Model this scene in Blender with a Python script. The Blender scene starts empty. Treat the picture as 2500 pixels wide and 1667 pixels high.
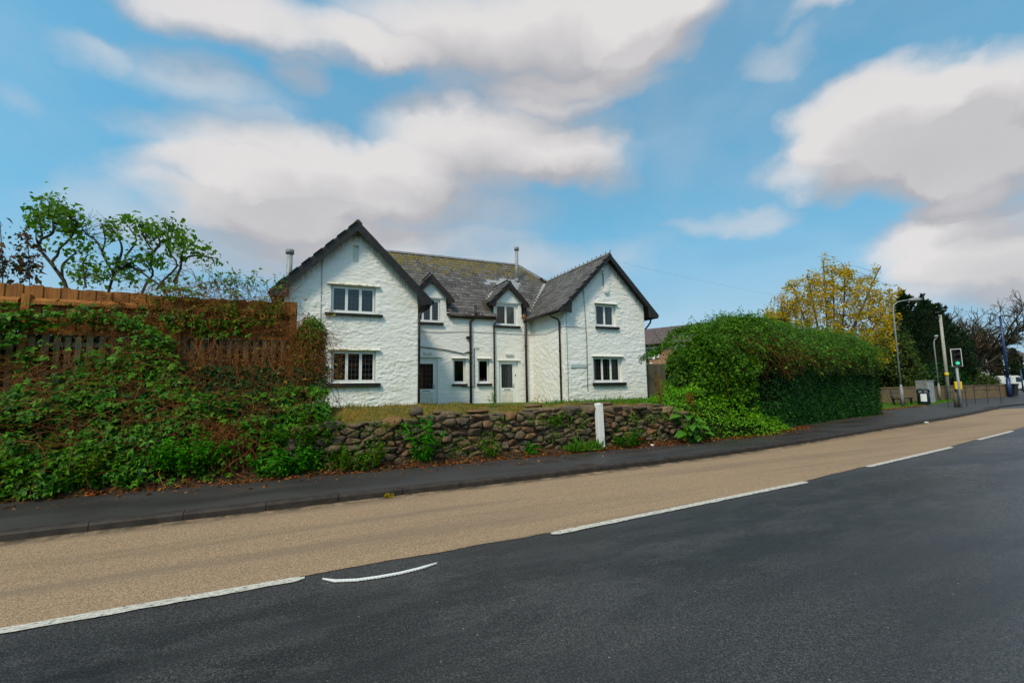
import bpy, bmesh, math, random
import numpy as np
from mathutils import Vector, Matrix
rnd = random.Random(7)
rng = np.random.default_rng(11)
scene = bpy.context.scene
coll = scene.collection

# ------------------------------------------------------------------ camera
HEAD, PITCH, ROLL, EYE = math.radians(24.5), math.radians(5.8), math.radians(-0.95), 1.6
fw = Vector((math.sin(HEAD), math.cos(HEAD), 0)); rt = Vector((math.cos(HEAD), -math.sin(HEAD), 0)); zz = Vector((0, 0, 1))
cF = fw*math.cos(PITCH) + zz*math.sin(PITCH)
cU0 = -fw*math.sin(PITCH) + zz*math.cos(PITCH)
cR = rt*math.cos(ROLL) + cU0*math.sin(ROLL)
cU = -rt*math.sin(ROLL) + cU0*math.cos(ROLL)
cam_d = bpy.data.cameras.new('camera'); cam_d.sensor_width = 36; cam_d.lens = 1100/2500*36
cam_d.clip_start = 0.05; cam_d.clip_end = 2000
cam = bpy.data.objects.new('camera', cam_d); coll.objects.link(cam)
m = Matrix((cR, cU, -cF)).transposed().to_4x4(); m.translation = (0, 0, EYE)
cam.matrix_world = m
scene.camera = cam
scene.view_settings.view_transform = 'Standard'; scene.view_settings.look = 'None'
scene.view_settings.gamma = 1; scene.view_settings.exposure = 0.5
scene.view_settings.use_curve_mapping = False
scene.view_settings.use_white_balance = True; scene.view_settings.white_balance_temperature = 7300; scene.view_settings.white_balance_tint = 7
scene.cycles.max_bounces = 6; scene.cycles.transparent_max_bounces = 10
scene.cycles.caustics_reflective = False; scene.cycles.caustics_refractive = False
scene.cycles.sample_clamp_indirect = 4

# ------------------------------------------------------------------ node helpers
def N(nt, typ, **kw):
    n = nt.nodes.new(typ)
    for k, v in kw.items():
        if k in ('op', 'operation'): n.operation = v
        elif hasattr(n, k): setattr(n, k, v)
    return n
def link(nt, a, b): nt.links.new(a, b)
def M_(nt, op, a, b=None, c=None, clamp=False):
    n = nt.nodes.new('ShaderNodeMath'); n.operation = op; n.use_clamp = clamp
    for i, x in enumerate((a, b, c)):
        if x is None: continue
        if isinstance(x, (int, float)): n.inputs[i].default_value = x
        else: nt.links.new(x, n.inputs[i])
    return n.outputs[0]
def MIX(nt, fac, a, b, blend='MIX'):
    n = nt.nodes.new('ShaderNodeMix'); n.data_type = 'RGBA'; n.blend_type = blend; n.clamp_factor = True
    for sock, x in ((n.inputs[0], fac), (n.inputs[6], a), (n.inputs[7], b)):
        if isinstance(x, (int, float)): sock.default_value = x
        elif isinstance(x, tuple): sock.default_value = (*x, 1) if len(x) == 3 else x
        else: nt.links.new(x, sock)
    return n.outputs[2]
def SMOOTH(nt, x, lo, hi, t0=0., t1=1.):
    n = nt.nodes.new('ShaderNodeMapRange'); n.interpolation_type = 'SMOOTHSTEP'
    nt.links.new(x, n.inputs[0]); n.inputs[1].default_value = lo; n.inputs[2].default_value = hi
    n.inputs[3].default_value = t0; n.inputs[4].default_value = t1
    return n.outputs[0]
def NOISE(nt, vec, scale, detail=4, rough=.55, dist=0.):
    n = nt.nodes.new('ShaderNodeTexNoise'); n.inputs['Scale'].default_value = scale
    n.inputs['Detail'].default_value = detail; n.inputs['Roughness'].default_value = rough
    n.inputs['Distortion'].default_value = dist
    if vec is not None: nt.links.new(vec, n.inputs['Vector'])
    return n.outputs[0]

CLOUD_K = .80
# ------------------------------------------------------------------ world: sky with clouds
SUN_DIR = Vector((-0.55, -0.45, 0.80)).normalized()
sun_el = math.asin(SUN_DIR.z); sun_az = math.atan2(SUN_DIR.x, SUN_DIR.y)
world = bpy.data.worlds.new('World'); scene.world = world; world.use_nodes = True
wt = world.node_tree; wt.nodes.clear()
# clouds: soft blobs over azimuth / elevation, broken up by noise
tc = wt.nodes.new('ShaderNodeTexCoord')
vr = wt.nodes.new('ShaderNodeVectorRotate'); vr.rotation_type = 'Z_AXIS'; vr.inputs['Angle'].default_value = HEAD
link(wt, tc.outputs['Generated'], vr.inputs['Vector'])
sx = wt.nodes.new('ShaderNodeSeparateXYZ'); link(wt, vr.outputs[0], sx.inputs[0])
az = M_(wt, 'ARCTAN2', sx.outputs[0], M_(wt, 'ABSOLUTE', sx.outputs[1]))   # cloud mirrored behind the viewer, added to make the sky's light less blue
el = M_(wt, 'ARCSINE', sx.outputs[2])
def DISPXY(x, y):   # photo pixel (2352-wide view) to azimuth / elevation
    x *= 1.063; y *= 1.063
    d = cF + cR*((x-1250)/1100) - cU*((y-833.5)/1100); d.normalize()
    return math.atan2(d.dot(rt), d.dot(fw)), math.asin(d.z)
cv = wt.nodes.new('ShaderNodeVectorMath'); cv.operation = 'MULTIPLY'; link(wt, vr.outputs[0], cv.inputs[0]); cv.inputs[1].default_value = (1, 1, 1.3)
nz = wt.nodes.new('ShaderNodeTexNoise'); nz.inputs['Scale'].default_value = 5.5; nz.inputs['Detail'].default_value = 6; nz.inputs['Roughness'].default_value = .52
link(wt, cv.outputs[0], nz.inputs['Vector']); nc = wt.nodes.new('ShaderNodeSeparateColor'); link(wt, nz.outputs['Color'], nc.inputs[0])
azw = M_(wt, 'ADD', az, M_(wt, 'MULTIPLY', M_(wt, 'SUBTRACT', nc.outputs[0], .5), .22))
elw = M_(wt, 'ADD', el, M_(wt, 'MULTIPLY', M_(wt, 'SUBTRACT', nc.outputs[1], .5), .14))
BLOBS = [  # x, y, half-width, half-height (view pixels), weight
 (560,40,520,85,.9),(1180,80,430,150,1.2),(1500,60,170,110,.9),(1330,215,190,50,.65),(250,130,90,45,.3),(690,185,80,40,.5),
 (720,390,350,105,1.1),(1130,340,300,115,1.0),(560,450,250,90,.75),(1330,370,150,70,.45),(850,480,450,80,.55),
 (1990,260,230,110,1.25),(2230,280,270,150,1.3),(1900,380,180,65,.7),(2260,400,220,80,.9),(2080,390,220,70,.8),(480,190,220,60,.42),
 (2250,540,300,100,1.0),(2280,650,330,90,.95),(1680,510,140,34,.4),(1800,120,110,40,.3),(2000,-30,200,36,.6),
 (620,560,400,100,.65),(1050,610,500,80,.45),(100,240,80,40,.2)]
UP = [(-.55, .98, .65, .17, 1.1), (.75, 1.02, .6, .16, 1.0), (.1, 1.25, 1.2, .13, 1.0), (1.35, .55, .22, .12, .9), (-1.3, .6, .25, .13, .9), (-1.35, .25, .2, .08, .8), (1.3, .2, .25, .09, .8)]   # unseen cloud added overhead and to the sides to neutralise the blue skylight
def field(A, E):
    tot = None
    for (a0, e0, wa, we, wt_) in UP:
        da = M_(wt, 'MULTIPLY', M_(wt, 'SUBTRACT', A, a0), 1/wa); de = M_(wt, 'MULTIPLY', M_(wt, 'SUBTRACT', E, e0), 1/we)
        v = M_(wt, 'MULTIPLY', M_(wt, 'MAXIMUM', M_(wt, 'SUBTRACT', 1.3, M_(wt, 'MULTIPLY_ADD', da, da, M_(wt, 'MULTIPLY', de, de))), 0.), wt_)
        tot = v if tot is None else M_(wt, 'ADD', tot, v)
    for (x, y, w, h, wt_) in BLOBS:
        a0, e0 = DISPXY(x, y); a1, _ = DISPXY(x+w, y); a2, _ = DISPXY(x-w, y); _, e1 = DISPXY(x, y-h); _, e2 = DISPXY(x, y+h)
        wa, we = abs(a1-a2)/2, abs(e1-e2)/2
        da = M_(wt, 'MULTIPLY', M_(wt, 'SUBTRACT', A, a0), 1/wa); de = M_(wt, 'MULTIPLY', M_(wt, 'SUBTRACT', E, e0), 1/we)
        r2 = M_(wt, 'MULTIPLY_ADD', da, da, M_(wt, 'MULTIPLY', de, de))
        v = M_(wt, 'MULTIPLY', M_(wt, 'MAXIMUM', M_(wt, 'SUBTRACT', 1.3, r2), 0.), wt_)
        tot = v if tot is None else M_(wt, 'ADD', tot, v)
    return M_(wt, 'MINIMUM', tot, 1.5)
low = NOISE(wt, cv.outputs[0], 1.6, 2, .5)
rest = M_(wt, 'ADD', M_(wt, 'MULTIPLY', M_(wt, 'SUBTRACT', low, .50), 1.0), M_(wt, 'MULTIPLY', M_(wt, 'SUBTRACT', nc.outputs[2], .5), .8))
f0 = field(azw, elw); f1 = field(M_(wt, 'ADD', azw, -.035), M_(wt, 'ADD', elw, .06))
d0 = M_(wt, 'ADD', f0, rest)
mask = SMOOTH(wt, d0, -.22, 1.30)
lit = M_(wt, 'ADD', .40, M_(wt, 'MULTIPLY', M_(wt, 'SUBTRACT', f0, f1), .80), clamp=True)
lit = M_(wt, 'ADD', lit, M_(wt, 'MULTIPLY', M_(wt, 'SUBTRACT', nc.outputs[2], .45), .55), clamp=True)
ccol = MIX(wt, lit, (.385, .39, .46), (.665, .665, .735))
sky = wt.nodes.new('ShaderNodeTexSky'); sky.sky_type = 'NISHITA'; sky.sun_disc = False
sky.sun_elevation = sun_el; sky.sun_rotation = sun_az; sky.air_density = 1.2; sky.dust_density = .4; sky.ozone_density = 2.5
SKY_K = .10
sv = wt.nodes.new('ShaderNodeCombineXYZ'); tsep = wt.nodes.new('ShaderNodeSeparateXYZ'); link(wt, tc.outputs['Generated'], tsep.inputs[0])
link(wt, tsep.outputs[0], sv.inputs[0]); link(wt, tsep.outputs[1], sv.inputs[1])
link(wt, M_(wt, 'MULTIPLY_ADD', M_(wt, 'MAXIMUM', tsep.outputs[2], 0.), .75, .33), sv.inputs[2])   # keeps the glare band of the clear-sky model below the skyline
link(wt, sv.outputs[0], sky.inputs['Vector'])
sk = wt.nodes.new('ShaderNodeVectorMath'); sk.operation = 'MULTIPLY'; sk.inputs[1].default_value = (.90, 1.86, 1.83)
link(wt, sky.outputs[0], sk.inputs[0])
cs = wt.nodes.new('ShaderNodeVectorMath'); cs.operation = 'SCALE'; cs.inputs['Scale'].default_value = CLOUD_K/SKY_K
link(wt, ccol, cs.inputs[0])
mk = M_(wt, 'MULTIPLY', mask, .95)
veil = SMOOTH(wt, el, .42, -.02, .0, .60)      # thin grey veil that thickens towards the horizon
mk = M_(wt, 'MAXIMUM', mk, veil)
fincol = MIX(wt, mk, sk.outputs[0], cs.outputs[0])
bg = wt.nodes.new('ShaderNodeBackground'); bg.inputs['Strength'].default_value = SKY_K
link(wt, fincol, bg.inputs[0]); wo = wt.nodes.new('ShaderNodeOutputWorld'); link(wt, bg.outputs[0], wo.inputs[0])
world.cycles.sampling_method = 'MANUAL'; world.cycles.sample_map_resolution = 512

sl = bpy.data.lights.new('sun', 'SUN'); sl.energy = 2.0; sl.angle = math.radians(13); sl.color = (1, .90, .76)
so = bpy.data.objects.new('sun', sl); coll.objects.link(so)
so.rotation_euler = (-SUN_DIR).to_track_quat('-Z', 'Y').to_euler(); so.location = (-20, -20, 40)

# ------------------------------------------------------------------ materials
MATS = {}
def mat(name, build=None, col=(.5, .5, .5), rough=.8, spec=.4, metal=0., bump=None):
    if name in MATS: return MATS[name]
    mt = bpy.data.materials.new(name); mt.use_nodes = True; nt = mt.node_tree; nt.nodes.clear()
    out = nt.nodes.new('ShaderNodeOutputMaterial'); b = nt.nodes.new('ShaderNodeBsdfPrincipled')
    link(nt, b.outputs[0], out.inputs[0])
    b.inputs['Base Color'].default_value = (*col, 1); b.inputs['Roughness'].default_value = rough
    b.inputs['Specular IOR Level'].default_value = spec; b.inputs['Metallic'].default_value = metal
    geo = nt.nodes.new('ShaderNodeNewGeometry'); pos = geo.outputs['Position']
    if build: build(nt, b, geo, pos, out)
    MATS[name] = mt; return mt
def BUMP(nt, b, h, strength=.4, dist=.02):
    n = nt.nodes.new('ShaderNodeBump'); n.inputs['Strength'].default_value = strength; n.inputs['Distance'].default_value = dist
    link(nt, h, n.inputs['Height']); link(nt, n.outputs[0], b.inputs['Normal'])
def SCALEV(nt, v, s):
    n = nt.nodes.new('ShaderNodeVectorMath'); n.operation = 'MULTIPLY'; link(nt, v, n.inputs[0]); n.inputs[1].default_value = s; return n.outputs[0]
def SEP(nt, v):
    n = nt.nodes.new('ShaderNodeSeparateXYZ'); link(nt, v, n.inputs[0]); return n.outputs
def weathered(c1, c2, scale=6, rough=.8, spec=.3, bs=.2, bd=.01, bscale=60, lo=.35, hi=.65):
    def f(nt, b, geo, pos, out):
        n = NOISE(nt, pos, scale, 5); link(nt, MIX(nt, SMOOTH(nt, n, lo, hi), c1, c2), b.inputs['Base Color'])
        b.inputs['Roughness'].default_value = rough; b.inputs['Specular IOR Level'].default_value = spec
        if bs: BUMP(nt, b, NOISE(nt, pos, bscale, 4), bs, bd)
    return f
def GRAIN(nt, pos, sc):
    v = nt.nodes.new('ShaderNodeTexVoronoi'); v.inputs['Scale'].default_value = sc; link(nt, pos, v.inputs['Vector']); return SEP(nt, v.outputs['Color'])[0], v.outputs['Distance']
def m_asphalt(nt, b, geo, pos, out):
    g1, d1_ = GRAIN(nt, pos, 125); g2, d2_ = GRAIN(nt, pos, 34); fine = NOISE(nt, pos, 60, 4, .8)
    big = NOISE(nt, SCALEV(nt, pos, (.25, 1.2, 1)), 1.1, 5, .6)
    c = MIX(nt, M_(nt, 'MULTIPLY', g1, g1), (.020, .019, .0188), (.122, .114, .110))
    c = MIX(nt, SMOOTH(nt, fine, .40, .62, 0, .55), c, (.016, .0155, .016))
    c = MIX(nt, SMOOTH(nt, big, .42, .62, 0, .62), c, (.022, .0212, .0213))
    c = MIX(nt, M_(nt, 'MULTIPLY', M_(nt, 'GREATER_THAN', g2, .991), M_(nt, 'LESS_THAN', d2_, .20)), c, (.30, .27, .23))
    st = NOISE(nt, SCALEV(nt, pos, (.55, 1.6, 1)), 1.5, 6, .7); x, y = SEP(nt, pos)[0], SEP(nt, pos)[1]
    yy = M_(nt, 'SUBTRACT', y, M_(nt, 'MULTIPLY', M_(nt, 'MAXIMUM', x, 0.), .075))
    band = M_(nt, 'MULTIPLY', SMOOTH(nt, yy, 1.7, 3.1), SMOOTH(nt, yy, 4.45, 3.7))      # oil and tyre wear beside the lane line
    msk = M_(nt, 'MULTIPLY', M_(nt, 'MULTIPLY', band, SMOOTH(nt, st, .42, .56)), SMOOTH(nt, fine, .36, .56))
    c = MIX(nt, M_(nt, 'MULTIPLY', msk, .9), c, (.009, .009, .009))
    link(nt, c, b.inputs['Base Color'])
    wet = NOISE(nt, SCALEV(nt, pos, (.3, 1, 1)), .9, 5, .65)
    link(nt, SMOOTH(nt, wet, .36, .62, .24, .45), b.inputs['Roughness']); b.inputs['Specular IOR Level'].default_value = .5
    BUMP(nt, b, M_(nt, 'ADD', fine, M_(nt, 'MULTIPLY', d1_, -.8)), .5, .008)
def m_buff(nt, b, geo, pos, out):
    g1, d1_ = GRAIN(nt, pos, 125); fine = NOISE(nt, pos, 55, 4, .8)
    big = NOISE(nt, SCALEV(nt, pos, (.22, 1.0, 1)), 1.3, 6, .65); x, y = SEP(nt, pos)[0], SEP(nt, pos)[1]
    c = MIX(nt, g1, (.215, .137, .078), (.53, .362, .222))
    c = MIX(nt, SMOOTH(nt, fine, .42, .66, 0, .6), c, (.15, .105, .072))
    # wheel tracks rubbed darker, running along the lane
    tr = NOISE(nt, SCALEV(nt, pos, (.10, 1.5, 1)), 1.2, 5, .6)
    c = MIX(nt, SMOOTH(nt, tr, .46, .64, 0, .5), c, (.18, .13, .09))
    c = MIX(nt, SMOOTH(nt, big, .50, .72, 0, .35), c, (.21, .155, .11))
    sm = NOISE(nt, SCALEV(nt, pos, (1.1, 6, 1)), 1.5, 5, .65)
    c = MIX(nt, SMOOTH(nt, sm, .69, .73, 0, .85), c, (.035, .028, .022))
    ed = NOISE(nt, pos, 3, 5, .7)      # silt and moss in the gutter
    ky = nt.nodes.new('ShaderNodeFloatCurve'); mr = nt.nodes.new('ShaderNodeMapRange'); link(nt, x, mr.inputs[0]); mr.inputs[1].default_value = -10; mr.inputs[2].default_value = 34
    cm = ky.mapping.curves[0]
    for i_, (kx, kv) in enumerate(((-10, 6.98), (0, 7.08), (7.6, 7.34), (13.1, 8.0), (20, 9.08), (34, 11.6))):
        px_, pv_ = (kx+10)/44, (kv-6)/6
        if i_ == 0: cm.points[0].location = (px_, pv_)
        elif i_ == 5: cm.points[-1].location = (px_, pv_)
        else: cm.points.new(px_, pv_)
    ky.mapping.use_clip = False; ky.mapping.update(); link(nt, mr.outputs[0], ky.inputs['Value'])
    gut = M_(nt, 'SUBTRACT', M_(nt, 'MULTIPLY_ADD', ky.outputs[0], 6., 6.), y)
    c = MIX(nt, M_(nt, 'MULTIPLY', SMOOTH(nt, gut, .34, .0), SMOOTH(nt, ed, .36, .6)), c, (.060, .046, .026))
    link(nt, c, b.inputs['Base Color']); b.inputs['Roughness'].default_value = .75; b.inputs['Specular IOR Level'].default_value = .3
    BUMP(nt, b, M_(nt, 'ADD', fine, M_(nt, 'MULTIPLY', d1_, -.8)), .6, .006)
def m_pave(nt, b, geo, pos, out):
    fine = NOISE(nt, pos, 80, 3, .8); big = NOISE(nt, SCALEV(nt, pos, (.35, 1, 1)), 1.2, 5, .6)
    c = MIX(nt, SMOOTH(nt, fine, .34, .7), (.020, .0185, .0175), (.086, .078, .073))
    c = MIX(nt, SMOOTH(nt, big, .4, .7, 0, .6), c, (.020, .018, .018))
    link(nt, c, b.inputs['Base Color']); link(nt, SMOOTH(nt, big, .35, .65, .62, .42), b.inputs['Roughness'])
    BUMP(nt, b, fine, .4, .004)
def m_kerb(nt, b, geo, pos, out):
    n = NOISE(nt, pos, 7, 5, .6); f = NOISE(nt, pos, 160, 2)
    c = MIX(nt, SMOOTH(nt, n, .35, .65), (.020, .0145, .011), (.042, .032, .026))
    c = MIX(nt, SMOOTH(nt, f, .45, .75, 0, .5), c, (.065, .052, .043))
    link(nt, c, b.inputs['Base Color']); b.inputs['Roughness'].default_value = .7; BUMP(nt, b, f, .3, .004)
def m_paint(nt, b, geo, pos, out):
    n = NOISE(nt, SCALEV(nt, pos, (3, 9, 1)), 6, 6, .75); y = NOISE(nt, pos, 40, 3)
    c = MIX(nt, SMOOTH(nt, y, .35, .7), (.50, .47, .40), (.68, .65, .58))
    c = MIX(nt, SMOOTH(nt, n, .545, .59), c, (.05, .047, .045))
    link(nt, c, b.inputs['Base Color']); b.inputs['Roughness'].default_value = .6; BUMP(nt, b, y, .3, .003)
def m_wall(nt, b, geo, pos, out):
    n = NOISE(nt, pos, 1.3, 5, .6); f = NOISE(nt, pos, 38, 4, .6); d = NOISE(nt, SCALEV(nt, pos, (5, 5, .8)), 1.6, 5, .7)
    c = MIX(nt, SMOOTH(nt, n, .35, .7), (.82, .81, .80), (.78, .765, .71))
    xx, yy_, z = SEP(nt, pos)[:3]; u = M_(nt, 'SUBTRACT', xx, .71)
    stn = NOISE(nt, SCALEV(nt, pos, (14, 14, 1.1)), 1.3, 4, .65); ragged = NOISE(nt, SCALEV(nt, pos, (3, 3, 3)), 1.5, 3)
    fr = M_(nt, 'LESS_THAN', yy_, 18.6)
    for cc in (.96, 12.95):      # ragged darker streaks just below the bargeboards
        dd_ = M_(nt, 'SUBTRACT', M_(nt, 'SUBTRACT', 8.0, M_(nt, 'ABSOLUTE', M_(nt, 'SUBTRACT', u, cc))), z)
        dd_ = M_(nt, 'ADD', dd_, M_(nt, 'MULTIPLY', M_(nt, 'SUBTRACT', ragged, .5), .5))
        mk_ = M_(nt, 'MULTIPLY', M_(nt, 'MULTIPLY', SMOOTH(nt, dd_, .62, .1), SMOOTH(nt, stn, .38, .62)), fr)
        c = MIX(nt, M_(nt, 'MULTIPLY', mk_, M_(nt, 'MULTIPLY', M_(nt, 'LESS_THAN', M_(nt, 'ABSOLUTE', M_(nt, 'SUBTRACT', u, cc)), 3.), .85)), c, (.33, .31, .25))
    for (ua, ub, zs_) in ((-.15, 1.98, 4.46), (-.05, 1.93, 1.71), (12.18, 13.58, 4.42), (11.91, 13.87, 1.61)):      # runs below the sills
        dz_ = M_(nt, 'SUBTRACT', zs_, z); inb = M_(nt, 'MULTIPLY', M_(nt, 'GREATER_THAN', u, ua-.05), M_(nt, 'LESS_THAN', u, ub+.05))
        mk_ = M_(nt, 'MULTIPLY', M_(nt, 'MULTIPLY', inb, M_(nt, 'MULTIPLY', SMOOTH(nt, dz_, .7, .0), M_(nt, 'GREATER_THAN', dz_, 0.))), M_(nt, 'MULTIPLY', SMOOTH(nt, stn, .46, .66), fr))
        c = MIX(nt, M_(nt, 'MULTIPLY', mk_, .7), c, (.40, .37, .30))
    c = MIX(nt, SMOOTH(nt, d, .60, .78, 0, .45), c, (.40, .38, .30))
    c = MIX(nt, SMOOTH(nt, f, .62, .8, 0, .25), c, (.50, .49, .43))
    link(nt, c, b.inputs['Base Color']); b.inputs['Roughness'].default_value = .75; b.inputs['Specular IOR Level'].default_value = .25
    BUMP(nt, b, f, .5, .012)
def m_slate(nt, b, geo, pos, out):
    oi = nt.nodes.new('ShaderNodeObjectInfo')
    r = M_(nt, 'FRACT', M_(nt, 'ADD', oi.outputs['Random'], geo.outputs['Random Per Island']))
    c = MIX(nt, r, (.052, .047, .045), (.135, .123, .117))
    n = NOISE(nt, pos, 9, 5, .65); c = MIX(nt, SMOOTH(nt, n, .45, .7, 0, .6), c, (.090, .072, .050))
    z = SEP(nt, pos)[2]
    ms = NOISE(nt, pos, 2.6, 6, .7); mf = NOISE(nt, pos, 14, 4, .7)
    up = SMOOTH(nt, z, 6.6, 9.5, -.08, .10)
    mm = SMOOTH(nt, M_(nt, 'ADD', M_(nt, 'ADD', M_(nt, 'MULTIPLY', ms, .72), M_(nt, 'MULTIPLY', mf, .28)), up), .55, .60)
    c = MIX(nt, M_(nt, 'MULTIPLY', mm, .9), c, MIX(nt, mf, (.05, .045, .008), (.24, .17, .015)))
    li = nt.nodes.new('ShaderNodeTexVoronoi'); li.inputs['Scale'].default_value = 9; link(nt, pos, li.inputs['Vector'])
    lm = M_(nt, 'MULTIPLY', M_(nt, 'LESS_THAN', li.outputs['Distance'], .28), M_(nt, 'GREATER_THAN', SEP(nt, li.outputs['Color'])[1], .78))
    c = MIX(nt, M_(nt, 'MULTIPLY', lm, .8), c, (.38, .38, .37))
    link(nt, c, b.inputs['Base Color']); b.inputs['Roughness'].default_value = .6; b.inputs['Specular IOR Level'].default_value = .4
    BUMP(nt, b, mf, .4, .01)
def m_stone(nt, b, geo, pos, out):
    oi = nt.nodes.new('ShaderNodeObjectInfo'); r = M_(nt, 'FRACT', M_(nt, 'ADD', oi.outputs['Random'], geo.outputs['Random Per Island']))
    cr = nt.nodes.new('ShaderNodeValToRGB'); e = cr.color_ramp.elements
    e[0].position = 0; e[0].color = (.065, .050, .038, 1); e[1].position = 1; e[1].color = (.14, .088, .055, 1)
    for p, cc in ((.2, (.14, .105, .065)), (.4, (.080, .068, .052)), (.55, (.18, .125, .075)), (.7, (.095, .080, .055)), (.85, (.20, .105, .055))):
        q = e.new(p); q.color = (*cc, 1)
    link(nt, r, cr.inputs[0]); c = cr.outputs[0]
    n = NOISE(nt, pos, 22, 6, .7); c = MIX(nt, SMOOTH(nt, n, .3, .7), MIX(nt, 1., c, (.55, .52, .5), 'MULTIPLY'), MIX(nt, 1., c, (1.5, 1.45, 1.35), 'MULTIPLY'))
    l = NOISE(nt, pos, 34, 3, .5); c = MIX(nt, SMOOTH(nt, l, .68, .74, 0, .75), c, (.34, .32, .26))
    mo = NOISE(nt, pos, 5, 5, .65); c = MIX(nt, SMOOTH(nt, mo, .54, .68, 0, .7), c, (.065, .062, .014))
    link(nt, c, b.inputs['Base Color']); b.inputs['Roughness'].default_value = .85; b.inputs['Specular IOR Level'].default_value = .25
    BUMP(nt, b, n, .7, .025)
def m_wood(c1, c2, green=0.):
    def f(nt, b, geo, pos, out):
        oi = nt.nodes.new('ShaderNodeObjectInfo')
        n = NOISE(nt, SCALEV(nt, pos, (30, 30, 1.8)), 1.5, 5, .6)
        c = MIX(nt, SMOOTH(nt, n, .3, .7), c1, c2)
        c = MIX(nt, M_(nt, 'MULTIPLY', oi.outputs['Random'], .55), c, tuple(x*.45 for x in c1))
        if green: c = MIX(nt, SMOOTH(nt, NOISE(nt, pos, 4, 4), .45, .65, 0, green), c, (.09, .10, .03))
        link(nt, c, b.inputs['Base Color']); b.inputs['Roughness'].default_value = .8; BUMP(nt, b, n, .35, .006)
    return f
def m_leaf(cols, trans=.25, rough=.55, spec=.22):
    def f(nt, b, geo, pos, out):
        r = geo.outputs['Random Per Island']
        cr = nt.nodes.new('ShaderNodeValToRGB'); e = cr.color_ramp.elements
        e[0].position = 0; e[0].color = (*cols[0], 1); e[1].position = 1; e[1].color = (*cols[-1], 1)
        for i, cc in enumerate(cols[1:-1]): q = e.new((i+1)/(len(cols)-1)); q.color = (*cc, 1)
        link(nt, r, cr.inputs[0]); link(nt, cr.outputs[0], b.inputs['Base Color'])
        b.inputs['Roughness'].default_value = rough; b.inputs['Specular IOR Level'].default_value = spec
        if trans:
            t = nt.nodes.new('ShaderNodeBsdfTranslucent'); tcol = MIX(nt, 1., cr.outputs[0], (1.5, 1.6, .7), 'MULTIPLY')
            link(nt, tcol, t.inputs[0]); mx = nt.nodes.new('ShaderNodeMixShader'); mx.inputs[0].default_value = trans
            link(nt, b.outputs[0], mx.inputs[1]); link(nt, t.outputs[0], mx.inputs[2]); link(nt, mx.outputs[0], out.inputs[0])
    return f
def m_glass(nt, b, geo, pos, out):
    nt.nodes.remove(b)
    tr = nt.nodes.new('ShaderNodeBsdfTransparent'); tr.inputs[0].default_value = (.80, .84, .82, 1)
    gl = nt.nodes.new('ShaderNodeBsdfGlossy'); gl.inputs['Roughness'].default_value = .02
    fr = nt.nodes.new('ShaderNodeFresnel'); fr.inputs['IOR'].default_value = 1.75
    mx = nt.nodes.new('ShaderNodeMixShader'); link(nt, fr.outputs[0], mx.inputs[0]); link(nt, tr.outputs[0], mx.inputs[1]); link(nt, gl.outputs[0], mx.inputs[2])
    link(nt, mx.outputs[0], out.inputs[0])
def m_emit(col, s):
    def f(nt, b, geo, pos, out):
        b.inputs['Base Color'].default_value = (*col, 1); b.inputs['Emission Color'].default_value = (*col, 1); b.inputs['Emission Strength'].default_value = s
    return f
def m_brick(c1, c2, mortar=(.3, .28, .25), sc=1.):
    def f(nt, b, geo, pos, out):
        s = SEP(nt, pos); cb = nt.nodes.new('ShaderNodeCombineXYZ'); link(nt, M_(nt, 'ADD', s[0], s[1]), cb.inputs[0]); link(nt, s[2], cb.inputs[1])
        bt = nt.nodes.new('ShaderNodeTexBrick'); link(nt, cb.outputs[0], bt.inputs['Vector']); bt.inputs['Scale'].default_value = 4.4*sc
        bt.inputs['Color1'].default_value = (*c1, 1); bt.inputs['Color2'].default_value = (*c2, 1); bt.inputs['Mortar'].default_value = (*mortar, 1)
        bt.inputs['Mortar Size'].default_value = .018
        n = NOISE(nt, pos, 1.5, 5); link(nt, MIX(nt, SMOOTH(nt, n, .35, .7, 0, .5), bt.outputs[0], tuple(x*.5 for x in c1)), b.inputs['Base Color'])
    return f
def m_earth(c1, c2, c3):
    def f(nt, b, geo, pos, out):
        n = NOISE(nt, pos, 3, 6, .7); n2 = NOISE(nt, pos, 16, 5, .7)
        c = MIX(nt, SMOOTH(nt, n, .4, .62), c1, c2); c = MIX(nt, SMOOTH(nt, n2, .5, .7), c, c3)
        link(nt, c, b.inputs['Base Color']); b.inputs['Roughness'].default_value = .95; BUMP(nt, b, n2, .6, .04)
    return f
mat('asphalt', m_asphalt); mat('buff', m_buff); mat('pavement', m_pave); mat('kerb', m_kerb); mat('roadpaint', m_paint)
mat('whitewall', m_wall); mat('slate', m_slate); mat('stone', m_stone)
mat('new_slate', weathered((.26, .27, .29), (.36, .37, .39), 8, .5))
mat('lead', weathered((.33, .34, .35), (.46, .47, .47), 8, .5)); mat('ridge', weathered((.12, .12, .125), (.20, .20, .205), 6, .7))
mat('black', weathered((.014, .013, .012), (.028, .025, .023), 9, .45)); mat('brownblack', weathered((.020, .013, .010), (.035, .022, .018), 9, .4))
mat('upvc', col=(.80, .81, .80), rough=.35); mat('cream', weathered((.62, .61, .54), (.72, .71, .65), 5, .4, bs=0))
mat('glass', m_glass); mat('room', col=(.09, .075, .06), rough=.9); mat('roomd', col=(.06, .038, .026), rough=.9)
mat('curtain', weathered((.50, .47, .40), (.62, .58, .50), 6, .9)); mat('curtain_tan', weathered((.45, .36, .22), (.55, .46, .3), 6, .9))
mat('leadcame', col=(.10, .10, .10), rough=.6); mat('plaster', weathered((.72, .72, .67), (.55, .54, .46), 3, .8, lo=.5, hi=.8))
mat('dirtyhood', weathered((.70, .69, .62), (.28, .25, .14), 7, .85, lo=.48, hi=.66))
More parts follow.
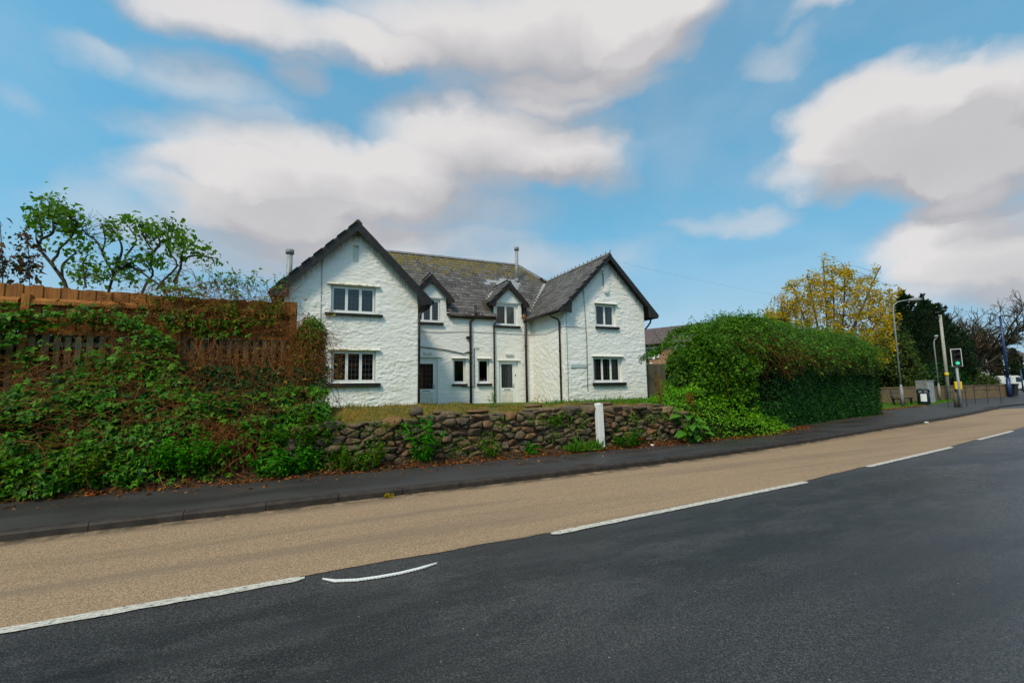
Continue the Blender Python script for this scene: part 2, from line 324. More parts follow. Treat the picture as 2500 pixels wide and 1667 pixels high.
mat('galv', weathered((.22, .235, .245), (.33, .345, .35), 9, .45, spec=.5)); mat('galvd', weathered((.17, .17, .165), (.26, .26, .25), 9, .5))
mat('steel', weathered((.42, .43, .44), (.55, .56, .57), 6, .35, spec=.6))
mat('fence', m_wood((.21, .070, .012), (.42, .165, .030))); mat('picket', m_wood((.20, .15, .07), (.32, .25, .13), .4)); mat('graywood', m_wood((.10, .085, .06), (.17, .14, .10), .4))
mat('stem', m_leaf([(.10, .032, .009), (.22, .075, .018), (.16, .055, .015), (.32, .14, .04)], 0, .8)); mat('stemd', m_leaf([(.05, .03, .018), (.10, .06, .03), (.07, .045, .025)], 0, .85))
mat('bark', weathered((.035, .028, .02), (.085, .07, .05), 14, .9, bs=.5, bd=.02)); mat('barkg', weathered((.06, .055, .04), (.12, .105, .075), 14, .9))
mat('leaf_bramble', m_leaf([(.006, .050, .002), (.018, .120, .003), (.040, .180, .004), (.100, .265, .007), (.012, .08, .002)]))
mat('leaf_bright', m_leaf([(.014, .150, .003), (.030, .235, .005), (.060, .31, .008), (.022, .19, .004)]))
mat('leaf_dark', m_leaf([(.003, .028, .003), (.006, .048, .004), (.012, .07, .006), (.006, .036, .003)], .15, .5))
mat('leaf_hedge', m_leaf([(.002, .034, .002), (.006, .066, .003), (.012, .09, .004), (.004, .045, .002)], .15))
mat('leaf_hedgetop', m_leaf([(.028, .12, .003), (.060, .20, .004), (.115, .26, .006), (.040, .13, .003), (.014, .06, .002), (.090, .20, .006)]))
mat('leaf_lilac', m_leaf([(.035, .12, .005), (.065, .18, .008), (.12, .24, .012), (.05, .14, .006)], .4))
mat('leaf_weed', m_leaf([(.05, .20, .003), (.10, .30, .005), (.16, .36, .008), (.06, .22, .004), (.03, .13, .003)])); mat('polewood', weathered((.30, .28, .24), (.42, .40, .36), 9, .8))
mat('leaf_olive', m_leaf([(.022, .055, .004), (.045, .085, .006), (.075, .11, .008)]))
mat('leaf_red', m_leaf([(.10, .045, .02), (.05, .075, .02), (.13, .05, .025), (.06, .03, .02)]))
mat('leaf_rust', m_leaf([(.22, .065, .006), (.34, .13, .01), (.14, .11, .008), (.18, .05, .006), (.12, .17, .01)]))
mat('leaf_mustard', m_leaf([(.50, .31, .004), (.60, .35, .004), (.34, .27, .006), (.22, .21, .006), (.64, .34, .004)], .35))
mat('leaf_cypress', m_leaf([(.005, .018, .006), (.009, .028, .008), (.014, .036, .009)], .08)); mat('leaf_bud', m_leaf([(.08, .06, .025), (.12, .09, .03), (.10, .11, .03)]))
mat('leaf_dead', m_leaf([(.20, .045, .009), (.32, .09, .014), (.12, .030, .008), (.40, .17, .03), (.07, .025, .010), (.28, .055, .009)], .1, .7))
mat('leaf_green2', m_leaf([(.030, .12, .004), (.070, .19, .005), (.12, .23, .008)])); mat('grass', m_leaf([(.030, .13, .008), (.060, .20, .012), (.10, .24, .015), (.12, .20, .02)], .25))
mat('moss_grass', m_leaf([(.13, .15, .012), (.20, .16, .012), (.28, .15, .012), (.10, .18, .012), (.20, .09, .012)], .2))
mat('earth', m_earth((.028, .016, .008), (.050, .030, .012), (.035, .038, .006))); mat('moss', m_earth((.10, .09, .012), (.20, .12, .015), (.06, .08, .012)))
mat('turf', m_earth((.05, .10, .012), (.08, .14, .012), (.13, .13, .015))); mat('gravelyard', m_earth((.20, .19, .17), (.26, .25, .22), (.12, .12, .09)))
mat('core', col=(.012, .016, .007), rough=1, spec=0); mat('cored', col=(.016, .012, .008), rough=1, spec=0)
mat('rooftile', weathered((.085, .062, .062), (.12, .09, .088), 3, .8)); mat('brickorange', m_brick((.36, .17, .075), (.42, .22, .10)))
mat('brickwall', m_brick((.17, .10, .05), (.22, .15, .06), (.16, .13, .09)))
mat('postwhite', weathered((.74, .74, .72), (.35, .33, .30), 9, .7, bs=.6, bd=.01, bscale=25, lo=.55, hi=.72))
mat('bluepaint', col=(.014, .042, .13), rough=.35); mat('yellow', col=(.75, .50, .01), rough=.4); mat('binblue', col=(.010, .030, .045), rough=.4)
mat('notice', col=(.72, .73, .74), rough=.5); mat('carwhite', col=(.70, .70, .68), rough=.25, spec=.6); mat('carblue', col=(.02, .05, .22), rough=.2, spec=.6)
mat('darkglass', col=(.015, .018, .02), rough=.1, spec=.6); mat('tyre', col=(.012, .012, .012), rough=.8); mat('rim', col=(.35, .35, .36), rough=.4, metal=.6)
mat('green_lit', m_emit((.04, .75, .40), .6)); mat('lensoff', col=(.03, .008, .008), rough=.3); mat('signblack', col=(.008, .008, .009), rough=.5)
mat('ironcover', weathered((.045, .032, .026), (.075, .055, .045), 40, .6)); mat('letter', col=(.30, .36, .42), rough=.6); mat('signboard', col=(.60, .66, .68), rough=.5)
mat('redthing', col=(.55, .02, .03), rough=.5); mat('terracotta', weathered((.30, .12, .05), (.38, .17, .08), 8, .8)); mat('litterwhite', col=(.75, .76, .78), rough=.5)
# ------------------------------------------------------------------ object helpers
ROOT = {}
def wloc(o):
    v = Vector((0, 0, 0))
    while o is not None: v += o.location; o = o.parent
    return v
def link_obj(name, data, parent=None, loc=(0, 0, 0)):
    o = bpy.data.objects.new(name, data); coll.objects.link(o); o.location = loc
    if parent is not None: o.parent = parent
    return o
def tag(o, label=None, cat=None, group=None, kind=None):
    if label: o['label'] = label
    if cat: o['category'] = cat
    if group: o['group'] = group
    if kind: o['kind'] = kind
    return o
def thing(name, label, cat, loc, group=None):
    return tag(link_obj(name, None, None, loc), label, cat, group)
def np_mesh(name, V, F, material, smooth=False):
    """V (n,3), F (m,k) int array or list of arrays/tuples"""
    me = bpy.data.meshes.new(name)
    V = np.asarray(V, dtype=np.float32).reshape(-1, 3)
    if isinstance(F, np.ndarray):
        k = F.shape[1]; me.vertices.add(len(V)); me.vertices.foreach_set('co', V.ravel())
        me.loops.add(F.size); me.loops.foreach_set('vertex_index', F.astype(np.int32).ravel())
        me.polygons.add(len(F)); me.polygons.foreach_set('loop_start', np.arange(0, F.size, k, dtype=np.int32))
        me.update(calc_edges=True)
    else:
        me.from_pydata([tuple(map(float, v)) for v in V], [], [tuple(int(i) for i in f) for f in F]); me.update()
    if smooth: me.polygons.foreach_set('use_smooth', np.ones(len(me.polygons), dtype=bool))
    me.materials.append(mat(material)); return me
def part(name, V, F, material, parent=None, smooth=False, fix=False):
    """vertices in world space; stored relative to the parent's place"""
    V = np.asarray(V, dtype=np.float32).reshape(-1, 3)
    if parent is not None: V = V - np.array(wloc(parent), dtype=np.float32)
    me = np_mesh(name, V, F, material, smooth)
    if fix:
        bm = bmesh.new(); bm.from_mesh(me); bmesh.ops.recalc_face_normals(bm, faces=bm.faces); bm.to_mesh(me); bm.free()
    return link_obj(name, me, parent)
def single(name, V, F, material, label, cat, group=None, kind=None, smooth=False, base=None, fix=False):
    """a top-level thing that is one mesh, origin at its base"""
    V = np.asarray(V, dtype=np.float32).reshape(-1, 3)
    if base is None: base = (V[:, 0].mean(), V[:, 1].mean(), V[:, 2].min())
    me = np_mesh(name, V - np.array(base, dtype=np.float32), F, material, smooth)
    if fix:
        bm = bmesh.new(); bm.from_mesh(me); bmesh.ops.recalc_face_normals(bm, faces=bm.faces); bm.to_mesh(me); bm.free()
    return tag(link_obj(name, me, None, base), label, cat, group, kind)
class MB:
    def __init__(s): s.V = []; s.F = []
    def add(s, V, F):
        n = len(s.V); s.V += [tuple(v) for v in V]; s.F += [tuple(i+n for i in f) for f in F]; return s
    def box(s, x0, x1, y0, y1, z0, z1):
        return s.add([(x0,y0,z0),(x1,y0,z0),(x1,y1,z0),(x0,y1,z0),(x0,y0,z1),(x1,y0,z1),(x1,y1,z1),(x0,y1,z1)],
                     [(0,3,2,1),(4,5,6,7),(0,1,5,4),(1,2,6,5),(2,3,7,6),(3,0,4,7)])
    def bar(s, a, b, w, h, up=(0, 0, 1)):
        a, b = Vector(a), Vector(b); d = (b-a).normalized(); up = Vector(up)
        r = d.cross(up)
        if r.length < 1e-4: r = d.cross(Vector((1, 0, 0)))
        r.normalize(); u = r.cross(d); V = []
        for p in (a, b):
            for sx, sy in ((-1,-1),(1,-1),(1,1),(-1,1)): V.append(p + r*(sx*w/2) + u*(sy*h/2))
        return s.add(V, [(0,1,2,3),(7,6,5,4),(0,4,5,1),(1,5,6,2),(2,6,7,3),(3,7,4,0)])
    def tube(s, pts, rad, n=8, caps=True):
        pts = [Vector(p) for p in pts]; k = len(pts); rad = rad if isinstance(rad, (list, tuple)) else [rad]*k
        V = []; u = None
        for i, p in enumerate(pts):
            d = (pts[min(i+1, k-1)] - pts[max(i-1, 0)]).normalized()
            if u is None: u = d.orthogonal().normalized()
            u = (u - d*u.dot(d)); u = u.normalized() if u.length > 1e-6 else d.orthogonal().normalized()
            w = d.cross(u)
            for j in range(n):
                t = 2*math.pi*j/n; V.append(p + (u*math.cos(t) + w*math.sin(t))*rad[i])
        F = [(i*n+j, i*n+(j+1) % n, (i+1)*n+(j+1) % n, (i+1)*n+j) for i in range(k-1) for j in range(n)]
        if caps: F += [tuple(range(n-1, -1, -1)), tuple(range((k-1)*n, k*n))]
        return s.add(V, F)
    def prism(s, poly, axis, a, b):
        """poly list of 2d points, extruded along axis from a to b"""
        def P(q, t): return {'x': (t, q[0], q[1]), 'y': (q[0], t, q[1]), 'z': (q[0], q[1], t)}[axis]
        n = len(poly); V = [P(q, a) for q in poly] + [P(q, b) for q in poly]
        return s.add(V, [tuple(range(n)), tuple(range(2*n-1, n-1, -1))] + [(i, (i+1) % n, n+(i+1) % n, n+i) for i in range(n)])
    def lathe(s, c, prof, n=16):
        V = []; 
        for (r, z) in prof:
            for j in range(n): t = 2*math.pi*j/n; V.append((c[0]+r*math.cos(t), c[1]+r*math.sin(t), c[2]+z))
        k = len(prof)
        return s.add(V, [(i*n+j, i*n+(j+1) % n, (i+1)*n+(j+1) % n, (i+1)*n+j) for i in range(k-1) for j in range(n)] + [tuple(range(n-1, -1, -1)), tuple(range((k-1)*n, k*n))])
    def part(s, name, material, parent=None, smooth=False, bevel=0): 
        o = part(name, s.V, s.F, material, parent, smooth, fix=True)
        if bevel: bev(o, bevel)
        return o
    def single(s, name, material, label, cat, group=None, kind=None, smooth=False, base=None, bevel=0):
        o = single(name, s.V, s.F, material, label, cat, group, kind, smooth, base, fix=True)
        if bevel: bev(o, bevel)
        return o
def bev(o, w, seg=2):
    bm = bmesh.new(); bm.from_mesh(o.data)
    bmesh.ops.bevel(bm, geom=[e for e in bm.edges if len(e.link_faces) == 2 and e.calc_face_angle(0) > .5], offset=w, segments=seg, profile=.6, affect='EDGES')
    bm.to_mesh(o.data); bm.free(); return o
def struct(name, V, F, material, smooth=False, base=(0, 0, 0)):
    o = single(name, V, F, material, None, None, kind='structure', smooth=smooth, base=base); return o
def pxray(x, y):
    return cF + cR*((x-1250)/1100) - cU*((y-833.5)/1100)
def atY(x, y, Y): d = pxray(x, y); return Vector((0, 0, EYE)) + d*(Y/d.y)
def atX(x, y, X): d = pxray(x, y); return Vector((0, 0, EYE)) + d*(X/d.x)
def atZ(x, y, z): d = pxray(x, y); return Vector((0, 0, EYE)) + d*((z-EYE)/d.z)
def atF(x, y, k): d = pxray(x, y); return Vector((0, 0, EYE)) + d*(k/d.dot(fw))
def vnoise(P, f, seed=0):
    """smooth value noise, P (n,3)"""
    Q = np.asarray(P, dtype=np.float64)*f + seed*17.31; I = np.floor(Q).astype(np.int64); T = Q - I; T = T*T*(3-2*T)
    def h(i): 
        a = (i[:, 0]*374761393 + i[:, 1]*668265263 + i[:, 2]*2147483647 + seed*1013) & 0x7fffffff
        a = ((a ^ (a >> 13))*1274126177) & 0x7fffffff; return ((a ^ (a >> 16)) & 0xffff)/65535.
    r = 0
    for dx in (0, 1):
        for dy in (0, 1):
            for dz in (0, 1):
                w = (T[:, 0] if dx else 1-T[:, 0])*(T[:, 1] if dy else 1-T[:, 1])*(T[:, 2] if dz else 1-T[:, 2])
                r = r + w*h(I + np.array([dx, dy, dz]))
    return r
def fbm(P, f, o=4, seed=0):
    r = 0; a = .5; t = 0
    for i in range(o): r = r + a*vnoise(P, f*2**i, seed+i*3); t += a; a *= .5
    return r/t

# ------------------------------------------------------------------ the setting: ground, road, pavement
def interp(T, x): return float(np.interp(x, [p[0] for p in T], [p[1] for p in T]))
LANE = [(-60, 3.9), (-10, 4.4), (0, 4.49), (2.5, 4.53), (7.4, 4.90), (9.6, 5.19), (14, 5.70), (16.2, 6.03), (19.8, 6.52), (26, 7.45), (33, 8.6), (60, 13.5), (120, 26)]
KERB = [(-60, 6.6), (-10, 6.98), (-2, 7.04), (0, 7.08), (4, 7.17), (7.6, 7.34), (10, 7.58), (13.1, 8.0), (20, 9.08), (25.2, 9.88), (30.5, 10.86), (33.5, 11.5)]
BACK = [(-60, 9.1), (-6, 8.98), (-2, 8.84), (5, 8.76), (11, 8.86), (12.5, 9.02), (17.2, 10.3), (23.6, 11.5)]
GZ = np.array([(-400, -300, -.06), (700, -300, -.06), (700, 600, -.06), (-400, 600, -.06)])
struct('ground', GZ, [(0, 1, 2, 3)], 'turf')
xs = list(np.arange(-60, 121, 1.5))
V = []; F = []
for x in xs: V += [(x, -9.0 + max(0, x)*.14, 0), (x, (interp(KERB, x) + .03) if x < 33.4 else interp(LANE, x)+12, 0)]
F = [(2*i, 2*i+2, 2*i+3, 2*i+1) for i in range(len(xs)-1)]
struct('road', V, F, 'asphalt')
xs = list(np.arange(-60, -6, 1.))+list(np.arange(-6, 33.6, .06)); V = []
for x in xs: V += [(x, interp(LANE, x)+float(vnoise(np.array([[x*4.3, 0, 0]]), 1., 3)[0]-.5)*.03+float(vnoise(np.array([[x*15, 0, 0]]), 1., 4)[0]-.5)*.02, .004), (x, interp(KERB, x)+.03, .004)]
ex = [(36, 9.1, 11.1), (42, 10.2, 11.9), (60, 13.5, 14.8)]
for x, a, b in ex: V += [(x, a, .004), (x, b, .004)]
struct('cycle_lane', V, [(2*i, 2*i+2, 2*i+3, 2*i+1) for i in range(len(V)//2-1)], 'buff')
# white lane dashes with rounded worn ends
def dash(x0, x1, w=.105, off=-.055):
    n = max(4, int((x1-x0)/.08)); L = []; Rr = []
    for i in range(n+1):
        x = x0 + (x1-x0)*i/n; y = interp(LANE, x) + off; e = min(x-x0, x1-x); k = w/2*(1 if e > .06 else math.sqrt(max(.15, 1-(1-e/.06)**2)))
        j = lambda s: (vnoise(np.array([[x*9, s*3.1, 0]]), 1., 5)[0]-.5)*.022 + (vnoise(np.array([[x*31, s*3.1, 0]]), 1., 6)[0]-.5)*.014
        L.append((x, y-k+j(1), .008)); Rr.append((x, y+k+j(2)*.5, .008))
    V = [p for q in zip(L, Rr) for p in q]
    return struct('lane_line', V, [(2*i, 2*i+2, 2*i+3, 2*i+1) for i in range(n)], 'roadpaint')
for a, b in ((-6.4, .03), (2.47, 7.40), (9.62, 14.1), (16.3, 19.9), (22.1, 26.2), (28.4, 32.5)): dash(a, b)
# pavement
xs = list(np.arange(-60, 33.6, .5)); V = []
def backy(x):
    return interp(BACK, x) if x <= 23.5 else 19.5
rows = 8
for x in xs:
    a = interp(KERB, x)+.155; b = backy(x)+.5
    for j in range(rows+1): V.append((x, a+(b-a)*j/rows, .1))
n = rows+1
struct('pavement', V, [(i*n+j, (i+1)*n+j, (i+1)*n+j+1, i*n+j+1) for i in range(len(xs)-1) for j in range(rows)], 'pavement')
PLAZA = [(33.5, 11.66), (34.3, 11.9), (36.5, 12.3), (39.8, 12.5), (46, 13.4), (60, 16), (100, 25), (100, 33), (54.6, 18.5), (54.6, 19.5), (33.5, 19.5)]
struct('far_pavement', [(x, y, .1) for x, y in PLAZA], [tuple(range(len(PLAZA)))], 'pavement')
# kerb of single stones
kerb = tag(link_obj('kerb', None, None, (0, 0, 0)), kind='structure')
def kmesh(L):
    b = MB(); prof = [(0, -.15), (0.0, .075), (.012, .096), (.035, .104), (.15, .106), (.15, -.15)]
    b.prism([(y, z) for y, z in prof], 'x', .004, L-.004); me = np_mesh('kerbstone', b.V, b.F, 'kerb')
    bm = bmesh.new(); bm.from_mesh(me); bmesh.ops.recalc_face_normals(bm, faces=bm.faces); bm.to_mesh(me); bm.free(); return me
km = kmesh(.915); x = -12.35
while x < 33.2:
    y = interp(KERB, x); x2 = x + .915/math.hypot(1, (interp(KERB, x+.9)-y)/.9); y2 = interp(KERB, x2)
    o = link_obj('kerbstone', km, kerb, (x, y+rnd.uniform(-.004, .004), rnd.uniform(-.004, .004))); o.rotation_euler = (0, 0, math.atan2(y2-y, x2-x)); x = x2
fk = [(34.3, 11.74), (36.5, 12.14), (39.8, 12.34), (46, 13.24), (60, 15.84)]
for (xa, ya), (xb, yb) in zip(fk[:-1], fk[1:]):
    L = math.hypot(xb-xa, yb-ya); k = max(1, round(L/.915)); me = kmesh(L/k)
    for i in range(k):
        o = link_obj('kerbstone', me, kerb, (xa+(xb-xa)*i/k, ya+(yb-ya)*i/k, 0)); o.rotation_euler = (0, 0, math.atan2(yb-ya, xb-xa))
b = MB().prism([(31.9, 11.30), (33.4, 11.62), (34.3, 11.9), (34.4, 12.0), (33.3, 11.8), (32.0, 11.45)], 'z', -.1, .106)
b.part('kerbstone', 'kerb', kerb)

# ------------------------------------------------------------------ garden bank behind the wall, yard
def hfield(name, x0, x1, nx, y0, y1, ny, fz, material):
    X, Y = np.meshgrid(np.linspace(x0, x1, nx), np.linspace(y0, y1, ny), indexing='ij')
    P = np.stack([X.ravel(), Y.ravel(), np.zeros(X.size)], 1); P[:, 2] = fz(P[:, 0], P[:, 1], P)
    i, j = np.meshgrid(np.arange(nx-1), np.arange(ny-1), indexing='ij'); a = (i*ny+j).ravel()
    return struct(name, P, np.stack([a, a+ny, a+ny+1, a+1], 1), material, smooth=True)
def bank_z(X, Y, P):
    front = np.interp(X, [-14, -.6, .4, 3, 4.5, 6.3, 8.6, 9.6, 11], [.2, .3, .90, .93, .95, 1.0, .93, .80, .6])
    back = np.interp(X, [-14, -.6, .4, 3.3, 4.2, 5.2, 6.5, 8.2, 9.5, 11], [1.0, .95, 1.24, 1.23, 1.16, 1.10, 1.16, 1.06, .95, .95])
    t = np.clip((Y-9.3)/np.interp(X, [-.6, .3], [1.5, .75]), 0, 1); z = front + (back-front)*t
    far = np.interp(X, [-14, -1, 3, 4, 12, 14], [1.5, 1.05, .95, .8, .8, .9]); t2 = np.clip((Y-10.3)/2.5, 0, 1); z = z*(1-t2) + far*t2
    return z + (fbm(P, 2.2, 4)-.5)*.12*np.clip((13-Y)/2, 0, 1)
hfield('garden_bank', -.2, 11, 110, 9.28, 14, 40, bank_z, 'moss')
hfield('fence_bank', -14, -.2, 90, 9.28, 14, 40, bank_z, 'earth')
hfield('garden', -40, 70, 80, 13.6, 70, 40, lambda X, Y, P: np.interp(X, [-40, -3, 2, 14, 16.5, 20, 23], [1.5, 1.2, .9, .8, .85, .4, -.03])*np.clip((75-Y)/20, 0, 1) - .03, 'turf')
def verge_z(X, Y, P):
    wy = np.interp(X, [p[0] for p in BACK], [p[1] for p in BACK]); h = np.interp(X, [-14, -1, 6.5, 9, 11, 24], [.5, .22, .17, .15, .12, .06])
    return .085 + np.clip((Y-wy)/.45, -.2, 1)*h + (fbm(P, 5, 3)-.5)*.05
hfield('verge', -14, 24.2, 300, 8.7, 12.6, 40, lambda X, Y, P: np.where(Y > np.interp(X, [p[0] for p in BACK], [p[1] for p in BACK])-.12, verge_z(X, Y, P), -.04), 'earth')
# ------------------------------------------------------------------ the white house
HX, HY, HZ = .71, 18.36, .75
house = thing('house', 'white painted stone house with twin gables, black bargeboards and mossy slate roof', 'house', (HX+6.9, HY+2, HZ))
def hp(u, v, z): return (HX+u, HY+v, z)
def cells(u, z, cu, cz, seed):
    """distance to nearest / second nearest stone centre of a rubble pattern, and the stone's random number"""
    zw = z/cz; best = np.full(u.shape, 9.); sec = np.full(u.shape, 9.); rid = np.zeros(u.shape)
    def h(a, b, s): 
        q = (a*73856093 ^ b*19349663 ^ (s+seed)*83492791) & 0x7fffffff; q = ((q ^ (q >> 13))*1274126177) & 0x7fffffff; return ((q ^ (q >> 16)) & 0xffff)/65535.
    J0 = np.floor(zw).astype(np.int64)
    for dj in (-1, 0, 1):
        j = J0+dj; off = h(j, j*0+3, 1); wid = .75+.5*h(j, j*0+5, 2); uu = u/(cu*wid)+off*7; I0 = np.floor(uu).astype(np.int64)
        for di in (-1, 0, 1):
            i = I0+di; px = i+.5+(h(i, j, 3)-.5)*.8; pz = j+.5+(h(i, j, 4)-.5)*.75
            d = np.sqrt(((uu-px)*.9)**2+(zw-pz)**2); r = h(i, j, 6)
            m1 = d < best; sec = np.where(m1, best, np.minimum(sec, d)); rid = np.where(m1, r, rid); best = np.where(m1, d, best)
    return best, sec, rid
def stonewall(name, o, ud, nrm, u0, u1, z0, z1, holes=(), top=None, step=.035, amp=1., cu=.26, cz=.095, seed=1, rough=False):
    us = np.linspace(u0, u1, max(2, int((u1-u0)/step))); zs = np.linspace(z0, z1, max(2, int((z1-z0)/step)))
    for (a, b, c, d) in holes:
        for e in (a, b): us[np.argmin(abs(us-e))] = e
        for e in (c, d): zs[np.argmin(abs(zs-e))] = e
    U, Z = np.meshgrid(us, zs, indexing='ij'); nu, nz = U.shape; u = U.ravel(); z = Z.ravel().copy(); cl = np.zeros(u.shape, bool)
    if top is not None: t = top(u); cl = z > t; z = np.minimum(z, t)
    P3 = np.stack([u, z, np.full(u.shape, seed*3.3)], 1); wz = z+(fbm(P3, 1.6, 3, seed)-.5)*.22; wu = u+(fbm(P3, 1.8, 3, seed+5)-.5)*.3
    if rough:
        disp = (fbm(P3, 9, 4, seed)-.35)*.05*amp
    else:
        f1, f2, r = cells(wu, wz, cu, cz, seed)
        g = np.clip((f2-f1)/.30, 0, 1); g = g*g*(3-2*g)
        soft = np.clip(fbm(P3, .8, 2, seed+9)*2.2-.6, 0, 1)      # patches where the limewash has filled the joints
        SQ = np.stack([u*3.4, z*13., np.full(u.shape, seed*1.7)], 1); streak = fbm(SQ, 1., 4, seed+11)
        ridge_ = 1-np.abs(fbm(np.stack([u*2.4, z*11., np.full(u.shape, seed*2.7)], 1), 1., 3, seed+13)-.5)*4
        disp = amp*((.018*g + .020*(r-.5))*(.30+.70*soft) + (streak-.5)*.040 + np.clip(ridge_, 0, 1)**2*.006 + (fbm(P3, 1.2, 2, seed+3)-.5)*.03)
    for (a, b, c, d) in holes:
        du = np.maximum(np.maximum(a-u, u-b), 0); dz = np.maximum(np.maximum(c-z, z-d), 0); disp = disp*np.clip(np.hypot(du, dz)/.12, 0, 1)
    e = np.minimum(u-u0, u1-u); disp = disp*np.clip(e/.05+.25, 0, 1)
    o = np.array(o); ud = np.array(ud, float); nrm = np.array(nrm, float)
    Pw = o + u[:, None]*ud + np.array([0, 0, 1.])*z[:, None] + nrm*disp[:, None]
    i, j = np.meshgrid(np.arange(nu-1), np.arange(nz-1), indexing='ij'); a = (i*nz+j).ravel(); F = np.stack([a, a+nz, a+nz+1, a+1], 1)
    keep = ~cl[F].all(1); cu_ = (us[:-1]+us[1:])/2; cz_ = (zs[:-1]+zs[1:])/2; CU = cu_[i.ravel()]; CZ = cz_[j.ravel()]
    for (q, b, c, d) in holes: keep &= ~((CU > q) & (CU < b) & (CZ > c) & (CZ < d))
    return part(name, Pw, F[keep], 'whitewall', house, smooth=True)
GT = lambda c: (lambda u: 8.02-np.abs(u-c)*1.0)
WIN = dict(  # u0,u1,z0,z1 of the openings
 LU=(.06, 1.70, 4.56, 5.64), LL=(.12, 1.74, 1.86, 3.10), RU=(12.22, 13.47, 4.53, 5.66), RL=(11.98, 13.72, 1.76, 3.02),
 D1=(4.15, 5.16, .75, 3.10), W1=(5.96, 6.62, 1.82, 3.08), W2=(7.29, 7.91, 1.82, 3.08), D2=(8.44, 9.55, .75, 2.99),
 DU1=(3.98, 5.30, 4.87, 6.02), DU2=(8.30, 9.62, 4.87, 6.02))
MV = 3.45
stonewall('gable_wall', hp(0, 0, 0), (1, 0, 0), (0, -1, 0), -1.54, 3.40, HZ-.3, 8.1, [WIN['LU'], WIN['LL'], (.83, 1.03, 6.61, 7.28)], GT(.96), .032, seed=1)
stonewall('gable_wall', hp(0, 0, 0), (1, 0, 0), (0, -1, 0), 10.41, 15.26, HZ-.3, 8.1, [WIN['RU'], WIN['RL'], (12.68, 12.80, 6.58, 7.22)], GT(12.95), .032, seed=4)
def midtop(u):
    t = np.full(u.shape, 5.42)
    for c in (4.81, 9.02): t = np.where(np.abs(u-c) < .80, 6.95-np.maximum(np.abs(u-c)*1.03, 0), t)
    return t
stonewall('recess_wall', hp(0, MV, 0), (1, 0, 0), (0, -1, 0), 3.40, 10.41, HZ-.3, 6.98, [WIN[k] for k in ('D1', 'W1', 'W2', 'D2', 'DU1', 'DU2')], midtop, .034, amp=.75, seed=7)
stonewall('side_wall', hp(10.41, 0, 0), (0, 1, 0), (-1, 0, 0), 0, MV, HZ-.3, 5.42, step=.035, amp=1.1, seed=9, rough=True)
stonewall('side_wall', hp(3.40, 0, 0), (0, 1, 0), (1, 0, 0), 0, MV, HZ-.3, 5.42, step=.08, seed=9, rough=True)
stonewall('side_wall', hp(-1.54, 0, 0), (0, 1, 0), (-1, 0, 0), 0, 11.4, HZ-.3, 5.6, step=.09, seed=12)
stonewall('side_wall', hp(15.26, 0, 0), (0, 1, 0), (1, 0, 0), 0, 11.4, HZ-.3, 5.6, step=.09, seed=13)
stonewall('back_wall', hp(0, 11.4, 0), (1, 0, 0), (0, 1, 0), -1.54, 15.26, HZ-.3, 5.5, step=.12, seed=14)

